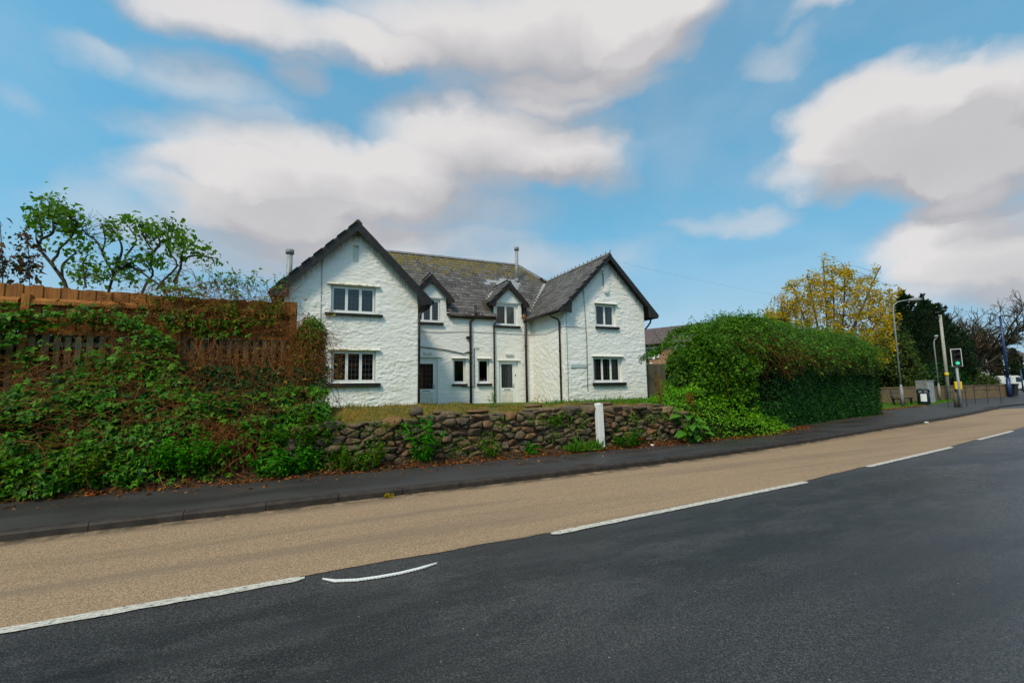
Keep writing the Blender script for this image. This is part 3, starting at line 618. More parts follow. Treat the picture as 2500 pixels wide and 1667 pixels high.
def frame_boxes(b, x0, x1, z0, z1, y, w, d=.06):
    b.box(x0, x1, y, y+d, z1-w, z1); b.box(x0, x1, y, y+d, z0, z0+w); b.box(x0, x0+w, y, y+d, z0+w, z1-w); b.box(x1-w, x1, y, y+d, z0+w, z1-w)
def window(key, v, n, fx=None, hood=None, sill=None, sash=.032, lead=(3, 5), opens=(), deep=.15, curtain=(), room='room', hoodmat='dirtyhood', ajar=None):
    u0, u1, z0, z1 = WIN[key]; y = HY+v; x0, x1 = HX+u0, HX+u1
    b = MB(); r = .002
    for (a, bb, c, d) in ((x0, x0, z0, z1), (x1, x1, z0, z1)): b.add([(a, y-.005, c), (a, y+deep+.06, c), (a, y+deep+.06, d), (a, y-.005, d)], [(0, 1, 2, 3)])
    b.add([(x0, y-.005, z0), (x1, y-.005, z0), (x1, y+deep+.06, z0), (x0, y+deep+.06, z0)], [(0, 1, 2, 3)])
    b.add([(x0, y-.005, z1), (x1, y-.005, z1), (x1, y+deep+.06, z1), (x0, y+deep+.06, z1)], [(0, 1, 2, 3)])
    part('reveal', b.V, b.F, 'plaster', house)
    fx0, fx1 = (x0+.02, x1-.02) if fx is None else (HX+fx[0], HX+fx[1])
    yy = y+deep-.05; fz0, fz1 = z0+.05, z1-.03
    f = MB(); frame_boxes(f, fx0, fx1, fz0, fz1, yy, .038); f.box(x0-.0, x1, yy-.03, yy+.10, z0+.002, z0+.05)
    if fx is not None: f.box(fx1, x1, yy+.03, yy+.05, fz0, z1-.002)
    f.box(fx0, fx1, yy+.02, yy+.06, fz1, z1-.002)
    iw = (fx1-fx0-.076-(n-1)*.03)/n; panes = []; lb = MB()
    for i in range(n):
        a = fx0+.038+i*(iw+.03); c = a+iw
        if i: f.box(a-.03, a, yy+.001, yy+.061, fz0+.038, fz1-.038)
        frame_boxes(f, a+.003, c-.003, fz0+.041, fz1-.041, yy-.012, sash, .05)
        g0, g1, h0, h1 = a+.003+sash, c-.003-sash, fz0+.041+sash, fz1-.041-sash
        panes.append((g0, g1, h0, h1))
        if lead:
            for k in range(1, lead[0]): xx = g0+(g1-g0)*k/lead[0]; lb.box(xx-.005, xx+.005, yy+.008, yy+.022, h0, h1)
            for k in range(1, lead[1]): q = h0+(h1-h0)*k/lead[1]; lb.box(g0, g1, yy+.007, yy+.021, q-.005, q+.005)
    w = f.part('window', 'upvc', house)
    for (g0, g1, h0, h1) in panes:
        t = [rnd.uniform(-.0015, .0015) for _ in range(3)]
        part('pane', [(g0, yy+.015+t[0], h0), (g1, yy+.015+t[1], h0), (g1, yy+.015+t[2], h1), (g0, yy+.015, h1)], [(0, 1, 2, 3)], 'glass', w)
    if lead: lb.part('lead_strip', 'leadcame', w)
    if sill: MB().box(HX+sill[0], HX+sill[1], y-.13, y+.06, sill[2], sill[3]).part('sill', 'black', w, bevel=.012)
    if hood:
        h = MB(); h.prism([(y-.13, hood[2]), (y-.12, hood[2]+.035), (y+.01, hood[2]+.10), (y+.01, hood[2])], 'x', HX+hood[0], HX+hood[1]); h.part('hood', hoodmat, w)
    q = MB(); X0, X1, Y0, Y1, Z0, Z1 = x0-.5, x1+.5, yy+.09, yy+2.6, z0-.5, z1+.25
    q.add([(X0,Y0,Z0),(X1,Y0,Z0),(X1,Y1,Z0),(X0,Y1,Z0),(X0,Y0,Z1),(X1,Y0,Z1),(X1,Y1,Z1),(X0,Y1,Z1)], [(0,1,2,3),(4,7,6,5),(1,5,6,2),(2,6,7,3),(3,7,4,0)])
    for (a, bb, c, d) in ((X0, x0, Z0, Z1), (x1, X1, Z0, Z1), (x0, x1, Z0, z0), (x0, x1, z1, Z1)): q.add([(a,Y0,c),(bb,Y0,c),(bb,Y0,d),(a,Y0,d)], [(0,1,2,3)])
    part('room_interior', q.V, q.F, room, house)
    for (c0, c1, cm) in curtain:
        n_ = 40; a = fx0+(fx1-fx0)*c0; c = fx0+(fx1-fx0)*c1; V = []
        for i in range(n_+1): xx = a+(c-a)*i/n_; yv = yy+.16+.022*math.sin(i*1.9)+.01*math.sin(i*.7); V += [(xx, yv, z0-.1), (xx, yv, z1+.1)]
        part('curtain', V, [(2*i, 2*i+2, 2*i+3, 2*i+1) for i in range(n_)], cm, house, smooth=True)
    return w, yy
window('LU', 0, 3, hood=(-.1, 1.86, 5.66), sill=(-.15, 1.98, 4.46, 4.555), curtain=((0, .04, 'curtain'), (.97, 1, 'curtain')))
window('LL', 0, 3, hood=(-.02, 1.90, 3.12), sill=(-.05, 1.93, 1.71, 1.855), room='roomd')
window('RU', 0, 2, fx=(12.26, 13.36), hood=(12.15, 13.53, 5.67), sill=(12.18, 13.58, 4.42, 4.525), curtain=((.8, 1, 'curtain'),), hoodmat='plaster')
window('RL', 0, 3, fx=(12.02, 13.62), hood=(11.90, 13.80, 3.03), sill=(11.91, 13.87, 1.61, 1.755), curtain=((.64, 1, 'curtain_tan'), (0, .18, 'curtain')), hoodmat='plaster')
window('W1', MV, 1, hood=(5.86, 6.72, 3.09), sill=(5.88, 6.68, 1.71, 1.815), lead=None, sash=.03, hoodmat='plaster')
w2, y2 = window('W2', MV, 1, hood=(7.20, 8.0, 3.09), sill=(7.20, 8.01, 1.71, 1.815), lead=None, sash=.03, hoodmat='plaster')
window('DU1', MV, 3, sill=(3.9, 5.44, 4.74, 4.865), curtain=((0, .05, 'curtain'),), room='room', deep=.12)
window('DU2', MV, 2, fx=(8.33, 9.48), sill=(8.21, 9.70, 4.74, 4.865), curtain=((.52, .98, 'curtain'),), deep=.12)
# bits on the sill of the little window
t = thing('red_kettle', 'small red kettle standing inside the narrow window', 'kettle', (HX+7.52, y2+.22, 1.90))
MB().lathe((HX+7.52, y2+.22, 1.90), [(.09, 0), (.11, .03), (.11, .16), (.07, .22), (.02, .24)], 14).part('body', 'redthing', t, True)
MB().tube([(HX+7.44, y2+.2, 2.10), (HX+7.46, y2+.2, 2.2), (HX+7.56, y2+.2, 2.2), (HX+7.60, y2+.2, 2.10)], .012, 6).part('handle', 'signblack', t, True)
b = MB().lathe((HX+7.72, y2+.2, 1.90), [(.05, 0), (.075, .06), (.07, .15), (.05, .16)], 12)
b.single('white_bowl', 'upvc', 'small pale pot beside the red kettle in the narrow window', 'pot', smooth=True)
# doors
def door(key, leaf, glass, lead, v=MV, room='roomd'):
    u0, u1, z0, z1 = WIN[key]; y = HY+v; x0, x1 = HX+u0, HX+u1; yy = y+.08
    b = MB()
    for xx in (x0, x1): b.add([(xx, y-.005, z0), (xx, y+.2, z0), (xx, y+.2, z1), (xx, y-.005, z1)], [(0, 1, 2, 3)])
    b.add([(x0, y-.005, z1), (x1, y-.005, z1), (x1, y+.2, z1), (x0, y+.2, z1)], [(0, 1, 2, 3)]); part('reveal', b.V, b.F, 'plaster', house)
    l0, l1 = HX+leaf[0], HX+leaf[1]; f = MB()
    f.box(x0+.002, l0, yy, yy+.08, z0, z1-.002); f.box(l1, x1-.002, yy, yy+.08, z0, z1-.002); f.box(l0, l1, yy, yy+.08, z1-.10, z1-.002)
    fr = f.part('door', 'upvc', house)
    g0, g1, h0, h1 = HX+glass[0], HX+glass[1], glass[2], glass[3]; q = yy+.012; t = z1-.105; p = MB()
    p.box(l0+.004, g0, q, q+.05, z0, t); p.box(g1, l1-.004, q, q+.05, z0, t); p.box(g0, g1, q, q+.05, h1, t); p.box(g0, g1, q, q+.05, h0-.17, h0)
    p.part('door_leaf', 'upvc', fr)
    lp = MB(); lp.box(g0, g1, q+.012, q+.045, z0, h0-.17); wv = (g1-g0)
    for k in (0, 1): a = g0+wv*(.06+.5*k); lp.box(a, a+wv*.38, q-.004, q+.02, z0+.12, h0-.30)
    lp.part('door_panel', 'cream', fr, bevel=.006)
    part('pane', [(g0, q+.03, h0), (g1, q+.03, h0), (g1, q+.03, h1), (g0, q+.03, h1)], [(0, 1, 2, 3)], 'glass', fr)
    lb = MB()
    for k in range(1, lead[0]): xx = g0+wv*k/lead[0]; lb.box(xx-.005, xx+.005, q+.02, q+.034, h0, h1)
    for k in range(1, lead[1]): s = h0+(h1-h0)*k/lead[1]; lb.box(g0, g1, q+.021, q+.035, s-.005, s+.005)
    lb.part('lead_strip', 'leadcame', fr)
    MB().box(g0+wv*.2, g1-wv*.2, q-.012, q, h0-.115, h0-.06).part('letter_plate', 'galv', fr, bevel=.004)
    hb = MB(); hb.box(g1+.03, g1+.065, q-.01, q, h0-.02, h0+.22); hb.bar((g1+.05, q-.04, h0+.12), (g1-.07, q-.04, h0+.12), .018, .018); hb.bar((g1+.05, q, h0+.12), (g1+.05, q-.045, h0+.12), .015, .015)
    hb.part('door_handle', 'galv', fr)
    X0, X1, Y0, Y1, Z0, Z1 = x0-.3, x1+.3, yy+.1, yy+3.2, z0-.02, z1+.2; r = MB()
    r.add([(X0,Y0,Z0),(X1,Y0,Z0),(X1,Y1,Z0),(X0,Y1,Z0),(X0,Y0,Z1),(X1,Y0,Z1),(X1,Y1,Z1),(X0,Y1,Z1)], [(0,1,2,3),(4,7,6,5),(1,5,6,2),(2,6,7,3),(3,7,4,0)])
    for (a, bb, c, d) in ((X0, x0, Z0, Z1), (x1, X1, Z0, Z1), (x0, x1, z1, Z1)): r.add([(a,Y0,c),(bb,Y0,c),(bb,Y0,d),(a,Y0,d)], [(0,1,2,3)])
    part('room_interior', r.V, r.F, room, house)
    return fr, q
door('D1', (4.17, 5.07), (4.27, 4.97, 1.58, 2.82), (4, 5))
fr2, q2 = door('D2', (8.53, 9.36), (8.62, 9.27, 1.58, 2.82), (5, 7))
part('blind', [hp(8.6, MV+.28, 1.5), hp(9.3, MV+.28, 1.5), hp(9.3, MV+.28, 2.9), hp(8.6, MV+.28, 2.9)], [(0, 1, 2, 3)], 'galvd', house)
MB().box(HX+9.42, HX+9.46, q2-.03, q2, 2.18, 2.28).part('bell_push', 'signblack', fr2)
for (a, bb, z) in ((4.16, 5.36, 3.13), (8.36, 9.66, 3.01)):
    MB().prism([(HY+MV-.10, z), (HY+MV-.09, z+.03), (HY+MV+.01, z+.07), (HY+MV+.01, z)], 'x', HX+a, HX+bb).part('door_hood', 'plaster', house)
for a, bb in ((4.46, 4.88), (8.81, 9.26)):
    o = MB().box(HX+a, HX+bb, HY+MV-.10, HY+MV-.01, 3.27, 3.40).part('porch_light', 'cream', house, bevel=.02)
# slit vents
for (a, bb, c, d) in ((.83, 1.03, 6.61, 7.28), (12.68, 12.80, 6.58, 7.22)):
    b = MB(); y = HY; b.add([hp(a, .1, c), hp(bb, .1, c), hp(bb, .1, d), hp(a, .1, d), hp(a, -.005, c), hp(bb, -.005, c), hp(bb, -.005, d), hp(a, -.005, d)], [(0, 1, 2, 3), (0, 4, 5, 1), (1, 5, 6, 2), (2, 6, 7, 3), (3, 7, 4, 0)])
    b.part('slit_vent', 'plaster', house)

# ---- roofs
RT = 0.0
E0 = 5.40   # roof surface height over the walls
def slope_quad(b, pts): b.add(pts, [tuple(range(len(pts)))])
roof = MB()
RZ, RV = 9.46, 7.48
hipL, hipR = 2.25, 11.5
ev = MV-.15; ez = E0-.13+.0     # eave line of the main front slope
def mz(v): return RZ-(RV-v)*1.0
RU_L, RU_R = -1.95, 15.6
roof.add([hp(RU_L, ev, mz(ev)), hp(RU_R, ev, mz(ev)), hp(hipR, RV, RZ), hp(hipL, RV, RZ), hp(RU_L, 2*RV-ev, mz(ev)), hp(RU_R, 2*RV-ev, mz(ev))],
         [(1, 5, 2), (5, 4, 3, 2), (4, 0, 3)])
zc = 6.06; vc = RV-(RZ-zc)          # front slope, left open where the dormers stand
roof.add([hp(RU_L+(vc-ev), vc, zc), hp(RU_R-(vc-ev), vc, zc), hp(hipR, RV, RZ), hp(hipL, RV, RZ)], [(0, 1, 2, 3)])
for ua, ub in ((RU_L, 4.01), (5.61, 8.22), (9.82, RU_R)):
    roof.add([hp(ua, ev, mz(ev)), hp(ub, ev, mz(ev)), hp(ub if ub < 10 else RU_R-(vc-ev), vc, zc), hp(ua if ua > 0 else RU_L+(vc-ev), vc, zc)], [(0, 1, 2, 3)])
GZt = 8.16
for c in (.96, 12.95):
    ax0, ax1 = c-2.95, c+2.95; z0 = GZt-2.95; y0 = -.34; jv = RV-(RZ-GZt)
    roof.add([hp(ax0, y0, z0), hp(c, y0, GZt), hp(c, jv, GZt), hp(ax0, jv-2.95, z0), hp(ax1, y0, z0), hp(ax1, jv-2.95, z0)], [(0, 1, 2, 3), (1, 4, 5, 2)])
for c in (4.81, 9.02):
    zr = 7.22; hw = 1.16; y0 = MV-.26; vr = RV-(RZ-zr); ve = RV-(RZ-(zr-hw*1.03))
    roof.add([hp(c-hw, y0, zr-hw*1.03), hp(c, y0, zr), hp(c, vr, zr), hp(c-hw, ve, zr-hw*1.03), hp(c+hw, y0, zr-hw*1.03), hp(c+hw, ve, zr-hw*1.03)], [(0, 1, 2, 3), (1, 4, 5, 2)])
roofo = part('roof', [(x, y, z-.05) for x, y, z in roof.V], roof.F, 'brownblack', house)
# slates
SW, SE, SL = .37, .285, .40
def slate_mesh(nm, m_):
    b = MB(); w = SW/2-.007; b.box(-w, w, 0, SL, 0, .024)
    me = np_mesh(nm, b.V, b.F, m_); bm = bmesh.new(); bm.from_mesh(me); bmesh.ops.recalc_face_normals(bm, faces=bm.faces); bm.to_mesh(me); bm.free(); return me
slm, slnew = slate_mesh('slate', 'slate'), slate_mesh('slate', 'new_slate')
sV, sF = np.array([v.co[:] for v in slm.vertices]), [tuple(p.vertices) for p in slm.polygons]
SLATES = []   # (matrix, is_new, size rank)
def slope(org, right, upd, width, length, inside, rank):
    right, upd = Vector(right).normalized(), Vector(upd).normalized(); nrm = right.cross(upd).normalized()
    for r in range(int(length/SE)+1):
        s = r*SE
        for c in range(-1, int(width/SW)+2):
            a = (c+(.5 if r % 2 else 0))*SW
            ctr = Vector(org)+right*a+upd*(s+SE*.5)
            if not inside(ctr): continue
            p = Vector(org)+right*(a+rnd.uniform(-.008, .008))+upd*(s+rnd.uniform(-.012, .006))+nrm*.006
            tilt = rnd.gauss(0, .012); R = Matrix((right, upd, nrm)).transposed()
            R = R @ Matrix.Rotation((-.050 if rank < 2 else -.018)+rnd.gauss(0, .010 if rank < 2 else .003), 3, 'X') @ Matrix.Rotation(tilt, 3, 'Z')
            M4 = R.to_4x4(); M4.translation = p+nrm*.018
            d = (ctr-Vector((0, 0, EYE))).length
            q = ctr-Vector(hp(0, 0, 0))
            new = rank == 0 and ((q.x-10.2)**2/.75+(q.z-7.75)**2/.16 < 1 or (abs(q.x-9.0) < .4 and abs(q.z-7.72) < .14)) and rnd.random() < .85
            SLATES.append((rank*100+d*(1 if rank == 0 else 1), M4, new))
def in_main(p):
    u, v = p.x-HX, p.y-HY
    if v > RV-.05 or v < ev-.1: return False
    if u < 2.6 + 0*(v) or u > hipR+(RV-v): return False
    if abs(u-.96) < (GZt-(mz(v)))+.0: return False          # under the left gable roof
    if 12.95-u < (GZt-mz(v))+.05 and u < 13.2: return False   # valley with the right gable
    if u > 12.95: return False
    for c in (4.81, 9.02):
        if mz(v) < 7.22 and abs(u-c) < (min(1.1, (7.22-mz(v))/1.03+.05) if mz(v) > 6.05 else .86): return False
    return True
s2 = math.sqrt(.5)
slope(hp(2.6, ev, mz(ev)), (1, 0, 0), (0, s2, s2), 10.5, 5.9, in_main, 0)
jv = RV-(RZ-GZt)
def in_rg(p):
    u, v = p.x-HX, p.y-HY; z = GZt-(12.95-u)
    return u < 12.95-.05 and v > -.30 and v < jv and (mz(v) < z or v < MV)
slope(hp(12.95-2.95, -.36, GZt-2.95), (0, -1, 0), (s2, 0, s2), 0, 0, lambda p: False, 1)
slope(hp(12.95-2.95, jv, GZt-2.95), (0, -1, 0), (s2, 0, s2), 6.7, 4.15, in_rg, 0)
slope(hp(12.95+2.95, -.3, GZt-2.95), (0, 1, 0), (-s2, 0, s2), 6.6, 4.1, lambda p: p.x-HX > 13.0 and -.3 < p.y-HY < jv-(p.x-HX-12.95)*.0, 2)
slope(hp(.96-2.95, jv, GZt-2.95), (0, -1, 0), (s2, 0, s2), 6.6, 4.1, lambda p: p.x-HX < .9 and -.3 < p.y-HY < jv, 2)
slope(hp(.96+2.95, -.3, GZt-2.95), (0, 1, 0), (-s2, 0, s2), 6.6, 4.1, lambda p: p.x-HX > 1. and -.3 < p.y-HY and (p.y-HY < MV or mz(p.y-HY) < GZt-(p.x-HX-.96)), 2)
for c in (4.81, 9.02):
    for sgn in (-1, 1):
        slope(hp(c+sgn*1.16, (6.2 if sgn < 0 else MV-.24), 7.22-1.16*1.03), (0, -1 if sgn < 0 else 1, 0), (-sgn*.697, 0, .717), 3.0, 1.62,
              (lambda p, c=c, sgn=sgn: sgn*(p.x-HX-c) > .03 and p.y-HY > MV-.22 and mz(p.y-HY) < 7.22-abs(p.x-HX-c)*1.03), 1)
slope(hp(RU_R, ev, mz(ev)), (0, 1, 0), (-s2, 0, s2), 8.4, 5.9, lambda p: p.x-HX-hipR > abs(p.y-HY-RV)-.05, 3)
SLATES.sort(key=lambda t: t[0]); vis = [t for t in SLATES if t[0] < 100]; SLATES2 = [t for t in SLATES if t[0] >= 100]
rl = Vector(wloc(house))
for i, (_, M4, new) in enumerate(vis[:300]):
    o = link_obj('slate', slnew if new else slm, roofo); q = M4.copy(); q.translation = M4.translation-rl; o.matrix_basis = q
for isnew, nm in ((False, 'slates'), (True, 'new_slates')):
    V = []; F = []; k = 0
    for _, M4, new in vis[300:]+SLATES2:
        if new != isnew: continue
        V.append((np.array(M4)[:3, :3] @ sV.T).T+np.array(M4.translation)); F += [tuple(i+k for i in f) for f in sF]; k += 8
    if V: tag(part(nm, np.concatenate(V), F, 'new_slate' if isnew else 'slate', roofo), kind='stuff')
# ridge tiles
def ridge(p, q, L=.45, up=.05, crest=False):
    p, q = Vector(p), Vector(q); n = max(1, round((q-p).length/L)); d = (q-p)/n; dn = d.normalized()
    r = dn.cross(Vector((0, 0, 1))).normalized(); u = r.cross(dn).normalized()
    for i in range(n):
        a = p+d*i+dn*.004; c = p+d*(i+1)-dn*.004; V = []; jz = rnd.uniform(-.008, .008)
        for e in (a, c):
            for (x, y) in ((-.17, -.11), (-.06, .02), (0, .045), (.06, .02), (.17, -.11), (.15, -.13), (0, .01), (-.15, -.13)): V.append(e+r*x+u*(y+up+jz))
        F = [(0, 1, 2, 6, 7), (2, 3, 4, 5, 6)]; F = F+[tuple(8+k for k in reversed(f)) for f in F]+[(k, (k+1) % 8, 8+(k+1) % 8, 8+k) for k in range(8)]
        b = MB().add(V, F)
        if crest: e = c; b.bar(e-u*.02+u*up, e+u*(.14+up)-dn*-.10, .03, .03)
        b.part('ridge_tile', 'ridge', roofo)
ridge(hp(2.6, RV, RZ), hp(hipR, RV, RZ)); ridge(hp(hipR, RV, RZ), hp(12.95, jv, GZt+.02)); ridge(hp(hipR, RV, RZ), hp(RU_R, 2*RV-ev, mz(ev)), 2.9)
ridge(hp(12.95, jv-.1, GZt), hp(12.95, -.36, GZt), .40, crest=True); ridge(hp(.96, jv, GZt), hp(.96, -.36, GZt), 1.1)
for c in (4.81, 9.02): ridge(hp(c, MV-.27, 7.22), hp(c, RV-(RZ-7.22)+.05, 7.22), .5, .03)
# valley leads
def strip(p, q, w, name='valley_lead', lift=.055, wob=.0):
    p, q = Vector(p), Vector(q); d = (q-p).normalized(); r = Vector((1, -1, 0)).normalized(); V = []; n = 14
    for i in range(n+1):
        e = p+(q-p)*i/n; a = w*(.5+rnd.uniform(-.12, .12)); c = w*(.5+rnd.uniform(-.12, .12))
        V += [e-r*a+Vector((0, 0, lift+a*.5)), e+Vector((0, 0, lift-.01)), e+r*c+Vector((0, 0, lift+c*.5))]
    return part(name, V, [(3*i+k, 3*i+k+1, 3*i+k+4, 3*i+k+3) for i in range(n) for k in (0, 1)], 'lead', roofo)
strip(hp(10.12, RV-(RZ-(GZt-2.83)), GZt-2.83), hp(12.75, jv-.2, GZt-.2), .26)
for c in (4.81, 9.02):
    strip(hp(c-1.1, RV-(RZ-(7.22-1.1*1.03)), 7.22-1.1*1.03), hp(c-.25, RV-(RZ-7.0), 7.0), .18)
# bargeboards with boxed feet
def barge(c, zt, hw, y, depth=.30, k=1.0, th=.05, foot=True, m_='black'):
    for sgn in (-1, 1):
        P = [(c, zt+.01), (c+sgn*hw, zt-hw*k+.01), (c+sgn*hw, zt-hw*k-depth*.55)]
        if foot: P += [(c+sgn*(hw-.42*hw/2.95-.18), zt-hw*k-depth*.75), (c+sgn*(hw-.42*hw/2.95-.22), zt-(hw-.42*hw/2.95-.22)*k-depth*1.33)]
        else: P += [(c+sgn*(hw-.15), zt-(hw-.15)*k-depth*1.33)]
        P += [(c, zt-depth*1.33)]
        MB().prism([(HX+u, z) for u, z in P], 'y', HY+y, HY+y+th).part('bargeboard', m_, house)
barge(.96, GZt, 2.95, -.40, .30); barge(12.95, GZt, 2.95, -.40, .20)
barge(4.81, 7.22, 1.16, MV-.30, .26, 1.03, m_='brownblack'); barge(9.02, 7.22, 1.16, MV-.30, .26, 1.03, m_='brownblack')
for c, hw, zt, y0, y1, k in ((.96, 2.95, GZt, -.35, 0, 1.), (12.95, 2.95, GZt, -.35, 0, 1.), (4.81, 1.16, 7.22, MV-.26, MV, 1.03), (9.02, 1.16, 7.22, MV-.26, MV, 1.03)):
    for sgn in (-1, 1):
        part('soffit', [hp(c, y0, zt-.12), hp(c+sgn*hw, y0, zt-hw*k-.12), hp(c+sgn*hw, y1+.03, zt-hw*k-.12), hp(c, y1+.03, zt-.12)], [(0, 1, 2, 3)], 'brownblack', house)
for c in (4.81, 9.02):
    MB().add([hp(c-.86, MV-.06, 6.10), hp(c+.86, MV-.06, 6.10), hp(c, MV-.06, 6.97), hp(c-.86, MV+.02, 6.10), hp(c+.86, MV+.02, 6.10), hp(c, MV+.02, 6.97)],
             [(0, 1, 2), (3, 5, 4), (0, 3, 4, 1), (1, 4, 5, 2), (2, 5, 3, 0)]).part('dormer_panel', 'upvc', house)
    for sgn in (-1, 1):   # cheeks
        ve = RV-(RZ-6.1); part('dormer_cheek', [hp(c+sgn*.80, MV, 5.3), hp(c+sgn*.80, MV, 6.12), hp(c+sgn*.80, ve, 6.12)], [(0, 1, 2)], 'plaster', house)
# gutters, fascia and pipes
def gutter(p, q, name='gutter'):
    p, q = Vector(p), Vector(q); b = MB(); b.tube([p, q], .065, 10); b.bar(p+Vector((0, 0, -.02)), q+Vector((0, 0, -.02)), .03, .16); return b.part(name, 'brownblack', house, True)
gutter(hp(5.75, ev-.03, mz(ev)-.05), hp(8.25, ev-.03, mz(ev)-.05)); gutter(hp(10.0-.03, -.3, GZt-2.95-.05), hp(10.0-.03, MV-.1, GZt-2.95-.03))
gutter(hp(15.93, -.3, GZt-3.0), hp(15.93, 3, GZt-3.0)); gutter(hp(3.95, -.3, GZt-3.0), hp(3.95, MV-.3, GZt-3.0)); gutter(hp(-2.0, -.3, GZt-3.0), hp(-2.0, 6, GZt-3.0))
def pipe(pts, r, name='downpipe', m_='brownblack', rings=()):
    b = MB(); b.tube([hp(*p) for p in pts], r, 10)
    for (u, v, z) in rings: b.tube([hp(u, v, z-.035), hp(u, v, z+.035)], r*1.35, 10); b.bar(hp(u, v, z), hp(u, v+.09, z), .03, .03)
    return b.part(name, m_, house, True)
P0 = MV-.09
pipe([(7.1, ev-.05, 5.80), (7.1, ev-.05, 5.30), (7.08, ev-.02, 5.20), (6.88, P0, 4.98), (6.86, P0, 4.9), (6.86, P0, HZ)], .062, 'soil_pipe', rings=((6.86, P0, 4.2), (6.86, P0, 3.4), (6.86, P0, 2.9)))
pipe([(8.30, ev-.05, 5.25), (8.30, ev-.03, 5.08), (8.17, P0, 4.88), (8.16, P0, 4.8), (8.16, P0, HZ)], .042, rings=((8.16, P0, 4.75), (8.16, P0, 3.4), (8.16, P0, 2.1)))
pipe([(10.0, P0-.02, 6.02), (10.0, P0-.02, HZ)], .062, 'soil_pipe', rings=((10.0, P0-.02, 3.8), (10, P0-.02, 5.2)))
MB().box(HX+9.86, HX+10.0, HY+MV-.16, HY+MV-.02, 5.15, 5.5).part('hopper', 'terracotta', house, bevel=.02)
pipe([(10.0, .62, 5.1), (10.0, .60, 5.0), (10.28, .38, 4.85), (10.33, .33, 4.7), (10.33, .33, HZ)], .045, rings=((10.33, .33, 4.6), (10.33, .33, 3.3), (10.33, .33, 2.1)))
pipe([(3.95, .2, 5.1), (3.90, .15, 4.95), (3.55, .05, 4.75), (3.47, .02, 4.65), (3.46, 0.02, HZ)], .045, rings=((3.46, .02, 3.6), (3.46, .02, 2.2)))
pipe([(15.9, .2, 5.1), (15.85, .2, 4.9), (15.55, .1, 4.65), (15.35, .05, 4.5)], .045)
pipe([(6.71, MV-.02, 4.16), (6.71, MV-.14, 4.16)], .075, 'vent_stub'); 
pipe([(7.34, P0+.05, 3.62), (7.07, P0+.05, 3.63), (7.07, P0+.05, 1.70), (7.02, P0+.05, 1.66), (6.4, P0+.05, 1.66)], .016, 'waste_pipe')
pipe([(3.5, P0+.04, 3.68), (4.22, P0+.04, 3.63), (5.48, P0+.04, 3.52), (6.5, P0+.04, 3.33), (6.68, P0+.04, 3.42), (6.85, P0+.04, 3.43)], .024, 'waste_pipe')
pipe([(3.5, MV-.02, 4.42), (5.2, MV-.03, 4.38), (6.6, MV-.03, 4.47), (8.2, MV-.03, 4.45), (10.38, MV-.03, 4.42)], .010, 'cable', 'galvd')
pipe([(10.37, MV-.1, 4.42), (10.36, 1.8, 4.30), (10.36, .4, 4.42), (10.4, -.03, 4.45), (11.6, -.035, 4.42)], .010, 'cable', 'galvd')
pipe([(-.29, -.03, 6.7), (-.30, -.03, HZ)], .011, 'cable', 'galvd'); pipe([(11.52, -.035, 6.55), (11.58, -.04, 5.2), (11.62, -.04, 3.8), (11.60, -.04, 1.4)], .016, 'cable', 'galvd')
pipe([(10.52, -.03, 5.3), (10.52, -.03, HZ)], .009, 'cable', 'galvd'); pipe([(12.74, -.03, 7.5), (12.76, -.03, 6.5)], .008, 'cable', 'galvd')
# flues
for (u, v, z0, z1, r) in ((10.78, 6.0, 7.9, 9.95, .10), (-1.62, 5.0, 5.8, 8.1, .13)):
    fl = MB().tube([hp(u, v, z0), hp(u+.02, v, z1)], r, 14).part('flue', 'galv', house, True)
    MB().tube([hp(u+.02, v, z1-.02), hp(u+.02, v, z1+.18)], r*1.45, 14).part('cowl', 'galvd', fl, True)
    MB().lathe(hp(u, v, z0), [(r*1.7, 0), (r*1.1, .28)], 14).part('flue_flashing', 'galvd', fl, True)
# alarm box, camera, name board
al = MB().box(HX+12.77, HX+13.02, HY-.11, HY-.01, 6.28, 6.58).part('alarm_box', 'upvc', house, bevel=.02)
MB().box(HX+12.80, HX+12.98, HY-.10, HY-.02, 6.22, 6.28).part('lens', 'cream', al)
cc = MB().box(HX+12.38, HX+12.53, HY-.34, HY-.16, 7.33, 7.46).part('security_lamp', 'upvc', house, bevel=.015)
MB().bar(hp(12.45, -.2, 7.4), hp(12.5, 0, 7.35), .03, .03).part('bracket', 'galv', cc)
sg = MB().box(HX+10.68, HX+11.56, HY-.055, HY-.03, 2.49, 2.66).part('name_board', 'signboard', house, bevel=.004)
def text(s, loc, size, parent, material, rot=(math.pi/2, 0, 0), depth=.002, width=None):
    cu = bpy.data.curves.new('lettering', 'FONT'); cu.body = s; cu.size = size; cu.extrude = depth; cu.resolution_u = 2
    o = bpy.data.objects.new('lettering_tmp', cu); coll.objects.link(o); bpy.context.view_layer.update()
    me = bpy.data.meshes.new_from_object(o.evaluated_get(bpy.context.evaluated_depsgraph_get())); bpy.data.objects.remove(o)
    me.materials.clear(); me.materials.append(mat(material)); xs = [v.co.x for v in me.vertices]
    if width: 
        k = width/(max(xs)-min(xs))
        for v in me.vertices: v.co.x *= k
    R = Matrix.Rotation(rot[2], 4, 'Z') @ Matrix.Rotation(rot[0], 4, 'X'); me.transform(R)
    p = Vector(loc) - (wloc(parent) if parent else Vector()); return link_obj('lettering', me, parent, p)
text('CROESONNEN TERRACE', hp(10.71, -.058, 2.535), .12, sg, 'letter', width=.82)
